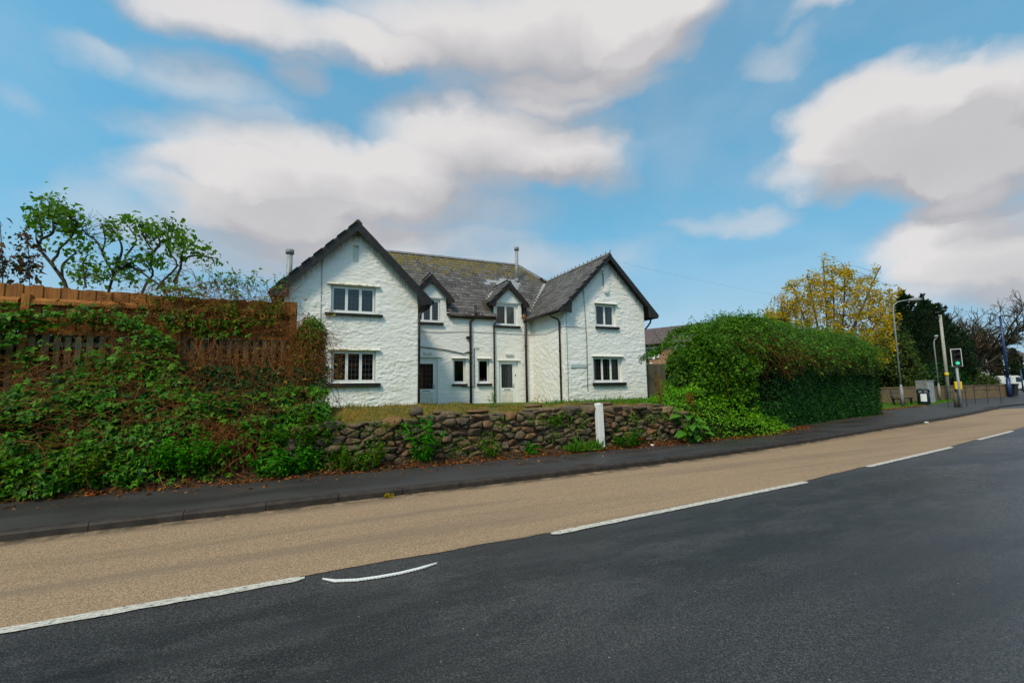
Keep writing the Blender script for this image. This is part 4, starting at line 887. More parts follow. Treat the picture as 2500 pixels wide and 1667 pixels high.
# ------------------------------------------------------------------ batch geometry for plants
def unit(v): return v/np.maximum(np.linalg.norm(v, axis=-1, keepdims=True), 1e-9)
def leaf_geo(P, D, Nn, L, W, fold=.18, droop=.12, far=False):
    """leaves at P pointing along D, facing Nn; L, W arrays"""
    n = len(P); D = unit(D); S = unit(np.cross(D, Nn)); Nn = np.cross(S, D); L = np.asarray(L)[:, None]; W = np.asarray(W)[:, None]
    if far:
        V = np.stack([P, P+D*L*.5+S*W*.5, P+D*L-Nn*L*droop, P+D*L*.5-S*W*.5], 1).reshape(-1, 3)
        F = (np.arange(n)[:, None]*4+np.array([0, 1, 2, 3])).reshape(-1, 4); return V, F
    V = np.stack([P, P+D*L*.38+S*W*.5+Nn*L*fold, P+D*L*.45, P+D*L*.38-S*W*.5+Nn*L*fold, P+D*L-Nn*L*droop], 1).reshape(-1, 3)
    F = (np.arange(n)[:, None, None]*5+np.array([[0, 1, 2], [0, 2, 3], [2, 1, 4], [3, 2, 4]])).reshape(-1, 3); return V, F
def rdir(n): return unit(rng.normal(size=(n, 3)))
def foliage(P, out, size, aspect=.65, up=.5, jitter=.7, tri=False, far=False, droop=.12, sv=.35, hang=.25):
    """P leaf places, out outward vectors: leaf faces mostly outwards/upwards and points outwards/downwards"""
    n = len(P); Nn = unit(unit(out)*.8+np.array([0, 0, up])+rdir(n)*jitter); D = unit(rdir(n)+unit(out)*.5-np.array([0, 0, hang]))
    D = unit(D-Nn*(D*Nn).sum(1, keepdims=True)*.85); L = size*np.exp(np.clip(rng.normal(0, sv, n), -1.1, .7))
    if not tri: return leaf_geo(P, D, Nn, L, L*aspect, far=far, droop=droop)
    S = np.cross(D, Nn); gs = [leaf_geo(P, D, Nn, L, L*aspect)]
    for sgn in (-1, 1): gs.append(leaf_geo(P, unit(D*.45+S*sgn), Nn, L*.8, L*.8*aspect))
    return merge(gs)
def merge(gs):
    V = []; F = []; k = 0
    for v, f in gs: V.append(v); F.append(f+k); k += len(v)
    return np.concatenate(V), np.concatenate(F)
def tubes(lines, r0, r1, sides=3):
    """lines (n,m,3) poly lines -> tapered tubes"""
    A = np.asarray(lines, float); n, m, _ = A.shape; T = np.gradient(A, axis=1); T = unit(T); ref = unit(rng.normal(size=(n, 1, 3))); X = unit(np.cross(T, ref)); Y = np.cross(T, X)
    r0 = np.broadcast_to(np.asarray(r0, float), (n,)); r1 = np.broadcast_to(np.asarray(r1, float), (n,)); R = r0[:, None]+(r1-r0)[:, None]*np.linspace(0, 1, m)
    ang = np.arange(sides)*2*math.pi/sides
    V = A[:, :, None]+R[:, :, None, None]*(X[:, :, None]*np.cos(ang)[None, None, :, None]+Y[:, :, None]*np.sin(ang)[None, None, :, None])
    i, j, k = np.meshgrid(np.arange(n), np.arange(m-1), np.arange(sides), indexing='ij'); b = (i*m+j)*sides; k2 = (k+1) % sides
    F = np.stack([b+k, b+k2, b+sides+k2, b+sides+k], -1).reshape(-1, 4); return V.reshape(-1, 3), F
def wander(S, D, L, m=8, bend=.25, grav=0., seed=None):
    """n wandering lines from S in direction D, length L"""
    n = len(S); D = unit(D); pts = [S]; d = D; L = np.broadcast_to(np.asarray(L, float), (n,))
    for i in range(m-1):
        d = unit(d+rng.normal(0, bend, (n, 3))+np.array([0, 0, -grav])); pts.append(pts[-1]+d*(L/(m-1))[:, None])
    return np.stack(pts, 1)
def plant(name, label, cat, base, parts, group=None, kind=None):
    """parts: list of (part name, (V, F), material, smooth)"""
    t = thing(name, label, cat, base, group)
    if kind: t['kind'] = kind
    for pn, (V, F), m_, sm in parts:
        o = part(pn, V, F, m_, t, smooth=sm)
        if any(k in pn for k in ('leaves', 'twigs', 'stems', 'seeds', 'buds', 'stalks')) and 'inner_twigs' != pn: o['kind'] = 'stuff'
    return t

# ------------------------------------------------------------------ dry stone wall
wall = thing('stone_wall', 'rough dry stone garden wall of mossy rubble in front of the house', 'wall', (4.6, 9.2, .1))
def clip(poly, nx, ny, c):
    out = []
    for i in range(len(poly)):
        a, b = poly[i], poly[(i+1) % len(poly)]; da, db = a[0]*nx+a[1]*ny-c, b[0]*nx+b[1]*ny-c
        if da <= 0: out.append(a)
        if da*db < 0: t = da/(da-db); out.append((a[0]+(b[0]-a[0])*t, a[1]+(b[1]-a[1])*t))
    return out
WTOP = lambda x: float(np.interp(x, [-.8, .4, 1.2, 2, 2.8, 4, 5, 6.2, 7.1, 8.5, 9.0, 9.5], [.70, .98, 1.0, 1.04, 1.0, 1.02, 1.07, 1.10, 1.06, 1.0, .85, .5]))
seeds = []
z = .07; row = 0
while z < 1.12:
    x = -.1+rnd.uniform(0, .2); hrow = rnd.uniform(.085, .165)
    while x < 9.4:
        slab = x > 4.9 and rnd.random() < .75
        w = rnd.uniform(.14, .44)*(1.0 if slab else .9)
        if slab and rnd.random() < .6 and hrow > .12:
            for q in (.27, .77): seeds.append((x+w/2+rnd.uniform(-.06, .06), z+hrow*q, w))
        else: seeds.append((x+w/2+rnd.uniform(-.03, .03), z+hrow*.5+rnd.uniform(-.06, .06), w))
        x += w
    z += hrow
seeds = [s for s in seeds if s[1] < WTOP(s[0])-.02]
stone_objs = []
for i, (sx_, sz_, w) in enumerate(seeds):
    an = 1.9   # stones are wider than high
    poly = [(sx_-.35, sz_-.25), (sx_+.35, sz_-.25), (sx_+.35, sz_+.25), (sx_-.35, sz_+.25)]
    for j, (tx, tz, w2) in enumerate(seeds):
        if i == j or abs(tx-sx_) > .9 or abs(tz-sz_) > .6: continue
        dx, dz = (tx-sx_)/an, (tz-sz_); k = .5+(w-w2)*.25; k = min(.68, max(.32, k)); L = math.hypot(dx, dz)
        # half plane in the scaled metric
        mx, mz_ = sx_/an+dx*k, sz_+dz*k; poly = clip(poly, dx/L/an, dz/L, (mx*dx+mz_*dz)/L)
        if len(poly) < 3: break
    if len(poly) < 3: continue
    poly = clip(poly, 0, -1, -.02); top = WTOP(sx_)+rnd.uniform(-.03, .05); poly = clip(poly, 0, 1, top)
    if len(poly) < 3: continue
    cx = sum(p[0] for p in poly)/len(poly); cz = sum(p[1] for p in poly)/len(poly)
    for _ in range(rnd.choice((0, 1, 1))): 
        q = []
        for a in range(len(poly)):
            p0, p1 = poly[a], poly[(a+1) % len(poly)]; q += [(p0[0]*.82+p1[0]*.18, p0[1]*.82+p1[1]*.18), (p0[0]*.18+p1[0]*.82, p0[1]*.18+p1[1]*.82)]
        poly = q
    if len(poly) < 9: poly = [q_ for a in range(len(poly)) for q_ in (poly[a], ((poly[a][0]+poly[(a+1) % len(poly)][0])/2, (poly[a][1]+poly[(a+1) % len(poly)][1])/2))]
    if len(poly) > 18: poly = poly[::2]
    r = np.mean([math.hypot(p[0]-cx, p[1]-cz) for p in poly])
    if r < .03: continue
    g_ = max(.86, 1-.007/r); n = len(poly); dep = rnd.uniform(.04, .12)+r*.2; yb = 9.16+rnd.uniform(-.03, .03)-cz*-.05
    rings = [(g_*.92, .16), (g_, -.1*dep), (g_*.985, -.60*dep), (g_*.86, -.93*dep), (g_*.5, -1.0*dep)]
    V = []; tx, tz = rnd.uniform(-.3, .3), rnd.uniform(-.4, .3)
    for s, y in rings:
        for p in poly: V.append((cx+(p[0]-cx)*s, yb+y+((p[0]-cx)*tx+(p[1]-cz)*tz)*(1 if y < 0 else 0), cz+(p[1]-cz)*s))
    V.append((cx, yb-1.02*dep, cz)); V = np.array(V); V += (fbm(V*1.0+i*.7, 14, 3)-.5)[:, None]*np.array([.07, .08, .07])*min(1, r/.08)
    F = [(k*n+a, k*n+(a+1) % n, (k+1)*n+(a+1) % n, (k+1)*n+a) for k in range(4) for a in range(n)]+[(4*n+a, 4*n+(a+1) % n, 5*n) for a in range(n)]
    stone_objs.append((r, V, F))
stone_objs.sort(key=lambda t: -t[0])
def stone_part(V, F, parent, name='stone'):
    V = np.asarray(V); c = V.mean(0); me = np_mesh(name, V-c, F, 'stone', True)
    bm = bmesh.new(); bm.from_mesh(me); bmesh.ops.recalc_face_normals(bm, faces=bm.faces); bm.to_mesh(me); bm.free()
    return link_obj(name, me, parent, Vector(c)-wloc(parent))
for r, V, F in stone_objs[:272]: stone_part(V, F, wall)
if len(stone_objs) > 272:
    VV = []; FF = []; k = 0
    for r, V, F in stone_objs[272:]: VV.append(V); FF += [tuple(i+k for i in f) for f in F]; k += len(V)
    tag(part('small_stones', np.concatenate(VV), FF, 'stone', wall, smooth=True, fix=True), kind='stuff')
xs = np.linspace(-.1, 9.35, 60); b = MB()
b.prism([(x, WTOP(x)-.06) for x in xs]+[(9.35, 0), (-.1, 0)], 'y', 9.14, 9.5); b.part('wall_core', 'earth', wall)
def boulder(c, r, seed, flat=1.):
    bm = bmesh.new(); bmesh.ops.create_icosphere(bm, subdivisions=2, radius=1); V = np.array([v.co[:] for v in bm.verts]); F = [tuple(v.index for v in f.verts) for f in bm.faces]; bm.free()
    V = V*(1+(fbm(V+seed*3.3, 1.3, 3, seed)-.5)[:, None]*.7); V = np.sign(V)*np.abs(V)**.8; return V*np.array(r)+np.array(c), F
# flat cap stones on the wall top
for i in range(22):
    x = rnd.uniform(2.6, 8.9); y = rnd.uniform(9.12, 9.65); zt = WTOP(x)+.0+max(0, (y-9.3))*.28
    V, F = boulder((x, y, zt), (rnd.uniform(.14, .32), rnd.uniform(.10, .2), rnd.uniform(.025, .05)), i+40); stone_part(V, F, wall, 'cap_stone')
V, F = boulder((2.05, 9.25, 1.14), (.15, .13, .10), 3)
single('boulder', V, F, 'stone', 'dark rounded boulder sitting on top of the stone wall', 'boulder', smooth=True)

# white post
b = MB(); n = 10; V = []
for k, z in enumerate((.18, .5, .8, 1.05, 1.18)):
    for (x, y) in ((-.078, -.07), (.078, -.07), (.078, .07), (-.078, .07)): V.append((6.33+x+(vnoise(np.array([[z*5, x*9, y*9]]), 1)[0]-.5)*.018-.02*(z-.2), 8.96+y, z+(vnoise(np.array([[x*30, y*30, 2]]), 1)[0]-.5)*(.05 if k == 4 else 0)))
b.add(V, [(k*4+j, k*4+(j+1) % 4, k*4+4+(j+1) % 4, k*4+4+j) for k in range(4) for j in range(4)]+[(16, 17, 18, 19)])
b.single('post', 'postwhite', 'weathered white painted square post standing against the stone wall', 'post', bevel=.012)
# covers in the pavement
for k, (x, y) in enumerate(((100, 645), (310, 626), (497, 605), (612, 657))):
    p = atZ(1250+x/3.36, 940+y/3.36, .1); lab = ['first', 'second', 'third', 'fourth'][k]
    w = (.17, .17, .13, .19)[k]; c = thing('utility_cover', ['small rusty iron cover in the pavement, leftmost of four', 'small iron cover in the pavement, second from the left of four', 'smallest iron cover in the pavement, nearest the stone wall', 'iron cover in the pavement nearest the kerb, beyond the other three'][k], 'cover', (p.x, p.y, .1), 'iron covers set in the pavement')
    MB().box(p.x-w-.03, p.x+w+.03, p.y-.13, p.y+.13, .098, .108).part('frame', 'ironcover', c)
    l = MB().box(p.x-w, p.x+w, p.y-.10, p.y+.10, .106, .113)
    for i in range(5): l.box(p.x-w+.03, p.x+w-.03, p.y-.085+i*.036, p.y-.07+i*.036, .112, .118)
    l.part('lid', 'ironcover', c)

# ------------------------------------------------------------------ board fence on the left bank
fence = thing('board_fence', 'tall orange brown board fence above the bank, half buried in creepers', 'fence', (-5, 10.6, 1.2))
FY = 10.62; FZ = 3.50
x = -9.2
while x < -.30:
    w = rnd.uniform(.105, .135); zt = FZ+rnd.uniform(-.02, .02)+.03*math.sin(x*.9)
    b = MB().box(x-.008, x+w+.008, FY+(.0 if len(fence.children) % 2 else .016)+rnd.uniform(0, .004), FY+.034+(0 if len(fence.children) % 2 else .016), 2.72+rnd.uniform(-.02, .02), zt); b.part('board', 'fence', fence); x += w
for xa, xb in ((-9.2, -4.6), (-4.55, -.28)):
    MB().prism([(FY-.075, 3.19), (FY-.075, 3.25), (FY-.002, 3.31), (FY-.002, 3.17)], 'x', xa, xb).part('rail', 'fence', fence)
    MB().box(xa, xb, FY-.05, FY+.0, 2.66, 2.73).part('rail', 'fence', fence)
for x in (-8.2, -6.4, -4.55, -2.35, -.36): MB().box(x, x+.11, FY-.10, FY-.004, 1.0, 3.36).part('post', 'fence', fence, bevel=.006)
pf = thing('picket_fence', 'old grey gapped picket fence below the orange boards, hung with dry stems', 'fence', (-5, 10.55, 1.0))
x = -9.2
while x < -.1:
    w = rnd.uniform(.075, .095); MB().box(x, x+w, FY-.045+rnd.uniform(-.01, .01), FY-.025+rnd.uniform(-.01, .01), 1.05, 2.66+rnd.uniform(-.05, .0)).part('picket', 'picket', pf); x += w+rnd.uniform(.055, .09)
for z in (1.5, 2.45): MB().box(-9.2, -.1, FY-.022, FY+.02, z, z+.08).part('rail', 'graywood', pf)

# white plastic strip lying on the road
cp = [atZ(x*1.063, y*1.063, 0) for x, y in ((740, 1331), (770, 1336), (820, 1334), (870, 1327), (920, 1318), (965, 1307), (1004, 1295))]
P = dense_c = [cp[i].lerp(cp[i+1], k/12) for i in range(6) for k in range(12)]+[cp[-1]]; n = len(P); b = MB(); V = []; F = []
for i, p in enumerate(P):
    d = (P[min(i+1, n-1)]-P[max(i-1, 0)]).normalized(); nn = Vector((-d.y, d.x, 0)); w = .016*min(1, i/14+.15, (n-1-i)/14+.3); j = .0025*(1 if i % 2 else -1)
    V += [p-nn*(w+j)+Vector((0, 0, .006)), p+nn*(w-j)+Vector((0, 0, .006)), p+nn*(w-j)+Vector((0, 0, .016)), p-nn*(w+j)+Vector((0, 0, .016))]
F = [(4*i+k, 4*i+(k+1) % 4, 4*i+4+(k+1) % 4, 4*i+4+k) for i in range(n-1) for k in range(4)]+[(0, 1, 2, 3), (4*n-1, 4*n-2, 4*n-3, 4*n-4)]
single('plastic_strip', V, F, 'upvc', 'curved white plastic strip lying on the dark road', 'strip', fix=True)
# ------------------------------------------------------------------ plants on the left bank
def px_points(n, poly, Yf, spread=.12, thr=None, fr=2.2, seed=0):
    """scatter n points over a patch of the bank: poly of view points on the bank's face, Yf(py) its depth"""
    poly = np.array(poly, float); x0, y0 = poly.min(0); x1, y1 = poly.max(0); out = []
    while sum(len(o) for o in out) < n:
        q = rng.uniform((x0, y0), (x1, y1), (n*2, 2)); ins = np.zeros(len(q), bool); j = len(poly)-1
        for i in range(len(poly)):
            a, b = poly[i], poly[j]; c = ((a[1] > q[:, 1]) != (b[1] > q[:, 1])) & (q[:, 0] < (b[0]-a[0])*(q[:, 1]-a[1])/(b[1]-a[1]+1e-9)+a[0]); ins ^= c; j = i
        q = q[ins]; D = np.array(cF)+np.outer((q[:, 0]-1250)/1100, np.array(cR))-np.outer((q[:, 1]-833.5)/1100, np.array(cU))
        Y = Yf(q[:, 1])+rng.normal(0, spread, len(q)); P = np.array([0, 0, EYE])+D*(Y/D[:, 1])[:, None]
        if thr is not None: k = fbm(P, fr, 3, seed) > thr+rng.normal(0, .05, len(P)); P = P[k]
        out.append(P)
    return np.concatenate(out)[:n]
bankY = lambda py: np.interp(py, [740, 870, 930, 985, 1060, 1150, 1235], [10.42, 10.28, 10.0, 9.62, 9.36, 9.16, 8.98])
OUT = lambda n: np.tile(np.array([-.05, -1., .25]), (n, 1))
def lv(P, size, **k): return foliage(P, OUT(len(P)), size, **k)
# lower bramble bank
P = px_points(6800, [(-160, 950), (250, 960), (400, 1010), (470, 985), (560, 1030), (650, 1005), (720, 1030), (800, 1000), (800, 1150), (620, 1158), (300, 1190), (0, 1222), (-160, 1236)], bankY, .13, .52, 2.3, 3)
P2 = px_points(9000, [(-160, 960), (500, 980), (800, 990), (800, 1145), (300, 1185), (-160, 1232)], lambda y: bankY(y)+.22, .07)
S = px_points(420, [(-160, 900), (760, 900), (790, 1140), (300, 1180), (-160, 1225)], lambda y: bankY(y), .15)
st = tubes(wander(S, rdir(420)*np.array([1, .4, .8]), rng.uniform(.4, 1.1, 420), 8, .3, .05), .0045, .0022)
P = np.concatenate([P, px_points(1500, [(250, 900), (480, 930), (800, 950), (800, 1020), (500, 1030), (250, 1000)], bankY, .07, .60, 2.3, 17)])
plant('bramble_bank', 'dense green bramble covering the lower bank beside the left pavement', 'bramble', (-2.4, 9.1, .1),
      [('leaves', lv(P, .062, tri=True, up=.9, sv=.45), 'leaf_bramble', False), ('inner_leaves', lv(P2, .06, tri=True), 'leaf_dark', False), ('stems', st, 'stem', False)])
# left climbing bramble over the pickets
P = px_points(2600, [(-160, 770), (120, 760), (330, 770), (420, 830), (470, 960), (300, 1010), (-160, 1000)], lambda y: bankY(y)-.05, .10, .50, 1.7, 8)
P3 = px_points(480, [(-60, 735), (260, 745), (420, 750), (620, 790), (600, 830), (260, 800), (-60, 800)], lambda y: 10.44+0*y, .06, .50, 2.4, 2)
S = px_points(260, [(-160, 820), (420, 840), (520, 1000), (-160, 1010)], lambda y: bankY(y), .1)
st = tubes(wander(S, rdir(260)*np.array([.7, .3, 1])-np.array([0, 0, .5]), rng.uniform(.5, 1.4, 260), 9, .25, .08), .0045, .0022)
plant('climbing_bramble', 'leafy bramble climbing over the old pickets at the left edge', 'bramble', (-4, 10.3, .9),
      [('leaves', lv(np.concatenate([P, P3]), .066, tri=True, up=1.0), 'leaf_bramble', False), ('stems', st, 'stem', False)])
# dark ivy between and behind the pickets
X = rng.uniform(-7.5, .1, 16000); Zv = rng.uniform(.9, 2.8, 16000); Yv = rng.uniform(10.72, 11.3, 16000); P = np.stack([X, Yv, Zv], 1)
Q = px_points(6500, [(180, 880), (800, 900), (800, 1060), (300, 1060), (0, 1020)], lambda y: bankY(y)+.05, .06, .47, 1.7, 5)
plant('ivy_mass', 'dark ivy filling the gaps behind the old picket fence', 'ivy', (-3, 11, 1.0), [('leaves', lv(P, .085, jitter=1.), 'leaf_dark', False), ('inner_twigs', (np.array(MB().box(-9.5, .05, 11.25, 11.9, .8, 2.72).V), MB().box(-9.5, .05, 11.25, 11.9, .8, 2.72).F), 'core', False), ('front_leaves', lv(Q, .06), 'leaf_dark', False)])  # solid dark box added behind the pickets so their gaps look dark
# dry brown creeper stems hanging over the pickets
S = px_points(950, [(260, 800), (420, 815), (700, 815), (800, 830), (800, 930), (300, 930), (240, 860)], lambda y: 10.40+0*y, .07)
L1 = wander(S, rdir(950)*np.array([.5, .35, .2])-np.array([0, .06, 1.]), rng.uniform(.5, 1.5, 950), 12, .22, .04)
S2 = px_points(420, [(0, 840), (420, 870), (760, 860), (760, 1100), (450, 1060), (0, 1020)], lambda y: bankY(y)-.05, .06)
L2 = wander(S2, rdir(420)*np.array([1, .2, .6]), rng.uniform(.4, 1.2, 420), 12, .30, .03)
S3 = px_points(460, [(250, 720), (420, 720), (720, 735), (720, 815), (420, 815), (200, 800)], lambda y: 10.46+0*y, .05); L3 = wander(S3, rdir(460)*np.array([1, .2, .7]), rng.uniform(.3, .9, 460), 12, .3, .06)
Pl = np.concatenate([L1[:, 3:, :].reshape(-1, 3), L3.reshape(-1, 3)]); Pl = Pl[rng.random(len(Pl)) < .16]+rng.normal(0, .03, (int(0), 3)).sum(0) if False else Pl[rng.random(len(Pl)) < .16]
plant('dry_creeper', 'tangle of dry reddish brown creeper stems hanging over the picket fence', 'creeper', (-1.2, 10.35, 1.0),
      [('stems', tubes(np.concatenate([L1, L2, L3]), .0045, .0022), 'stem', False), ('dry_leaves', lv(Pl, .045), 'leaf_rust', False)])
def clump(name, label, c, r, h, n, lsize, material, cat='plant', nst=26, aspect=.5, up=.8):
    c = np.array(c); ang = rng.uniform(0, 2*math.pi, nst); q = np.sqrt(rng.uniform(0, 1, nst))*r; S = c+np.stack([np.cos(ang)*q, np.sin(ang)*q*.5, np.zeros(nst)], 1)
    Ls = wander(S, np.stack([np.cos(ang)*.35, np.sin(ang)*.25-.1, np.ones(nst)], 1), h*rng.uniform(.55, 1.1, nst), 9, .10, -.02)
    A = Ls.reshape(-1, 3); ix = rng.integers(0, nst, n); jx = rng.integers(1, 9, n); P = Ls[ix, jx]+rng.normal(0, .012, (n, 3)); out = unit(rng.normal(size=(n, 3))*np.array([1, 1, .25])+np.array([0, -.3, .1]))
    V, F = leaf_geo(P, unit(out+np.array([0, 0, .15])), unit(np.array([0, 0, 1.])*up+out*.3+rdir(n)*.4), lsize*np.exp(rng.normal(0, .3, n)), lsize*aspect*np.exp(rng.normal(0, .2, n)), droop=.25)
    return plant(name, label, cat, tuple(c), [('leaves', (V, F), material, False), ('stems', tubes(Ls, .005, .002), 'leaf_green2', False)])
# dry brown tuft hanging down the bank
S = px_points(420, [(500, 1010), (600, 1030), (620, 1090), (560, 1130), (470, 1110)], lambda y: bankY(y)-.10, .05); Ls = wander(S, rdir(420)*np.array([.7, .3, .3])-np.array([0, .1, .7]), rng.uniform(.2, .6, 420), 12, .25, .05)
S = px_points(260, [(-100, 900), (420, 930), (700, 960), (500, 1120), (-100, 1150)], lambda y: bankY(y)-.12, .04); Lr = wander(S, rdir(260)*np.array([1, .2, .5])-np.array([0, 0, .3]), rng.uniform(.4, 1.3, 260), 12, .22, .05)
plant('dry_tuft', 'dry straw brown stems tumbling down the bank left of the low nettles', 'dry stems', (-1.0, 9.3, .2), [('stems', tubes(np.concatenate([Ls, Lr]), .0042, .002), 'stem', False)])
clump('nettle_clump', 'pale green leafy weeds in the middle of the bramble bank', (-1.75, 9.15, .35), .45, .55, 1300, .075, 'leaf_bright', 'weeds', 60)
clump('nettle_clump', 'fresh green weeds low on the bank near the left edge', (-3.3, 9.12, .25), .55, .6, 1200, .08, 'leaf_green2', 'weeds', 60)
# creeper along the fence top
P = px_points(1300, [(330, 690), (420, 700), (500, 700), (640, 725), (700, 735), (690, 790), (560, 800), (400, 775)], lambda y: 10.52+0*y, .07, .46, 3., 4)
S = px_points(240, [(360, 690), (520, 690), (700, 720), (690, 780), (420, 760)], lambda y: 10.52+0*y, .06)
T1 = wander(S, rdir(240)*np.array([1, .3, .5])+np.array([0, 0, .35]), rng.uniform(.2, .7, 240), 8, .25, .05)
tw = px_points(36, [(480, 690), (680, 705), (700, 730), (480, 720)], lambda y: 10.6+0*y, .04); T2 = wander(tw, np.tile([.15, 0, 1.], (36, 1))+rdir(36)*.35, rng.uniform(.2, .55, 36), 8, .15)
TL = T2[:, 2:].reshape(-1, 3)
plant('fence_top_creeper', 'green and rusty creeper spilling over the top of the board fence', 'creeper', (-1.6, 10.5, 2.8),
      [('leaves', lv(P, .05, up=.9), 'leaf_green2', False), ('rusty_leaves', lv(P[:500]+rng.normal(0, .05, (500, 3)), .04), 'leaf_rust', False), ('shoot_leaves', lv(np.repeat(TL, 2, 0)+rng.normal(0, .02, (len(TL)*2, 3)), .05), 'leaf_green2', False), ('stems', tubes(np.concatenate([T1, T2]), .005, .0025), 'stem', False)])
# creeper mass at the end of the fence
def blobpts(n, c, r, shell=.5):
    d = rdir(n); return np.array(c)+d*np.array(r)*(rng.uniform(shell, 1., n)**.6)[:, None], d
P, d = blobpts(5200, (.02, 10.38, 2.15), (.36, .30, 1.05)); Pt, dt = blobpts(1900, (.08, 10.35, 2.75), (.30, .28, .42))
n = 700; S, _ = blobpts(n, (.02, 10.35, 2.5), (.34, .30, .75)); Ls = wander(S, rdir(n)*np.array([1., .7, .6])-np.array([0, .1, .7]), rng.uniform(.35, 1.0, n), 12, .28, .03)
k = rng.random(len(P)) < .55
plant('end_creeper', 'rounded mass of rusty and green creeper wrapped round the fence end beside the house', 'creeper', (0, 10.38, 1.0),
      [('rusty_leaves', foliage(P[k], d[k], .042), 'leaf_rust', False), ('green_leaves', foliage(np.concatenate([P[~k], Pt]), np.concatenate([d[~k], dt]), .045), 'leaf_green2', False), ('stems', tubes(Ls, .0042, .002), 'stem', False)])
# wispy twigs against the white wall
S = np.stack([rng.uniform(-.05, .35, 60), rng.uniform(10.3, 10.6, 60), rng.uniform(1.2, 3.3, 60)], 1); Ls = wander(S, np.tile([.9, -.1, .35], (60, 1))+rdir(60)*.5, rng.uniform(.3, .8, 60), 10, .2, .05)
Pl = Ls[:, 3:].reshape(-1, 3); Pl = Pl[rng.random(len(Pl)) < .5]
plant('wispy_bush', 'thin twiggy bush with tiny yellow leaves in front of the white gable', 'bush', (.2, 10.45, 1.1), [('twigs', tubes(Ls, .004, .0015), 'stem', False), ('leaves', lv(Pl, .03), 'leaf_mustard', False)])
# brighter leafy clumps at the foot of fence and wall: stems with leaves
clump('nettle_clump', 'tall bright green nettles standing in the dark bramble below the fence', (-1.40, 9.72, .85), .25, .75, 900, .085, 'leaf_bright', 'nettles', 34)
clump('nettle_clump', 'low bright green nettles beside the pavement left of the stone wall', (-.30, 9.08, .12), .42, .50, 1300, .075, 'leaf_bright', 'nettles', 60)
clump('weed_clump', 'broad green weeds hiding the left end of the stone wall', (.85, 9.02, .12), .42, .52, 1500, .055, 'leaf_green2', 'weeds', 70)
clump('weed_clump', 'tall green weed growing up the middle of the stone wall', (2.13, 9.03, .15), .12, .95, 520, .10, 'leaf_bright', 'weeds', 20, .3)
clump('shrub_clump', 'rounded green shrub at the upper left end of the stone wall', (-.05, 9.25, .45), .45, .72, 2200, .06, 'leaf_bramble', 'shrub', 60)
clump('weed_clump', 'small green weed at the wall foot right of the tall weed', (3.55, 8.98, .14), .12, .42, 160, .07, 'leaf_green2', 'weeds', 12, .3)
clump('weed_clump', 'spiky little green plant at the wall foot near the iron covers', (4.55, 8.95, .14), .08, .26, 70, .11, 'leaf_bright', 'weeds', 8, .25)
clump('weed_clump', 'red flowering weeds at the wall foot just right of the white post', (7.1, 8.98, .15), .35, .34, 700, .06, 'leaf_bramble', 'weeds', 40)
clump('weed_clump', 'thin green weed growing by the thick black drainpipe', (4.1, 10.2, 1.15), .06, .45, 60, .06, 'leaf_green2', 'weeds', 5)
clump('weed_clump', 'green tuft rooted near the top of the wall left of the white post', (5.2, 9.1, .72), .10, .3, 120, .06, 'leaf_green2', 'weeds', 10)
clump('weed_clump', 'small yellow green plant on the wall top before the right hand door', (5.05, 9.6, 1.1), .08, .28, 80, .05, 'leaf_mustard', 'weeds', 9)
# little tufts all over the wall face
n = 4200; X = rng.uniform(-.2, 9.2, n); P = np.stack([X, 9.05+rng.normal(0, .02, n), rng.uniform(.15, 1.0, n)], 1); k = fbm(P, 2.6, 3, 9) > .53; P = P[k]
V, F = foliage(P, OUT(len(P)), .045, aspect=.4, up=.6); single('wall_weeds', V, F, 'leaf_green2', 'scattered small weeds growing in the wall joints', 'weeds', kind='stuff')
def blades(P, h, w, material, name, label, lean=.35):
    n = len(P); L = h*np.exp(rng.normal(0, .3, n)); D = unit(np.array([0, 0, 1.])+rng.normal(0, lean, (n, 3))); S = unit(np.cross(D, rdir(n)))
    V = np.stack([P-S*w*.5, P+S*w*.5, P+D*L[:, None]*.6+S*w*.3, P+D*L[:, None]+rng.normal(0, .3, (n, 3))*L[:, None]*.3], 1).reshape(-1, 3)
    F = (np.arange(n)[:, None]*4+np.array([0, 1, 2, 3])).reshape(-1, 4); return single(name, V, F, material, label, 'grass', kind='stuff')
n = 15000; X = rng.uniform(-.3, 10, n); Y = rng.uniform(9.25, 11.2, n); P = np.stack([X, Y, np.zeros(n)], 1); P[:, 2] = bank_z(X, Y, P)-.01; P = P[fbm(P, 2.2, 3, 4) > .43]
blades(P, .06, .012, 'moss_grass', 'wall_top_grass', 'short yellow and rusty grass and moss along the wall top')
n = 3000; X = rng.uniform(5.4, 6.3, n); P = np.stack([X, rng.uniform(8.82, 9.05, n), np.full(n, .14)], 1); blades(P[:900], .16, .008, 'grass', 'post_grass', 'tuft of long grass at the foot of the white post', .5)
n = 9000; X = rng.uniform(9.4, 16.2, n); Y = rng.uniform(10.2, 17.5, n); P = np.stack([X, Y, np.full(n, .85)], 1); blades(P, .16, .02, 'grass', 'garden_grass', 'rough green grass between the house and the hedge')
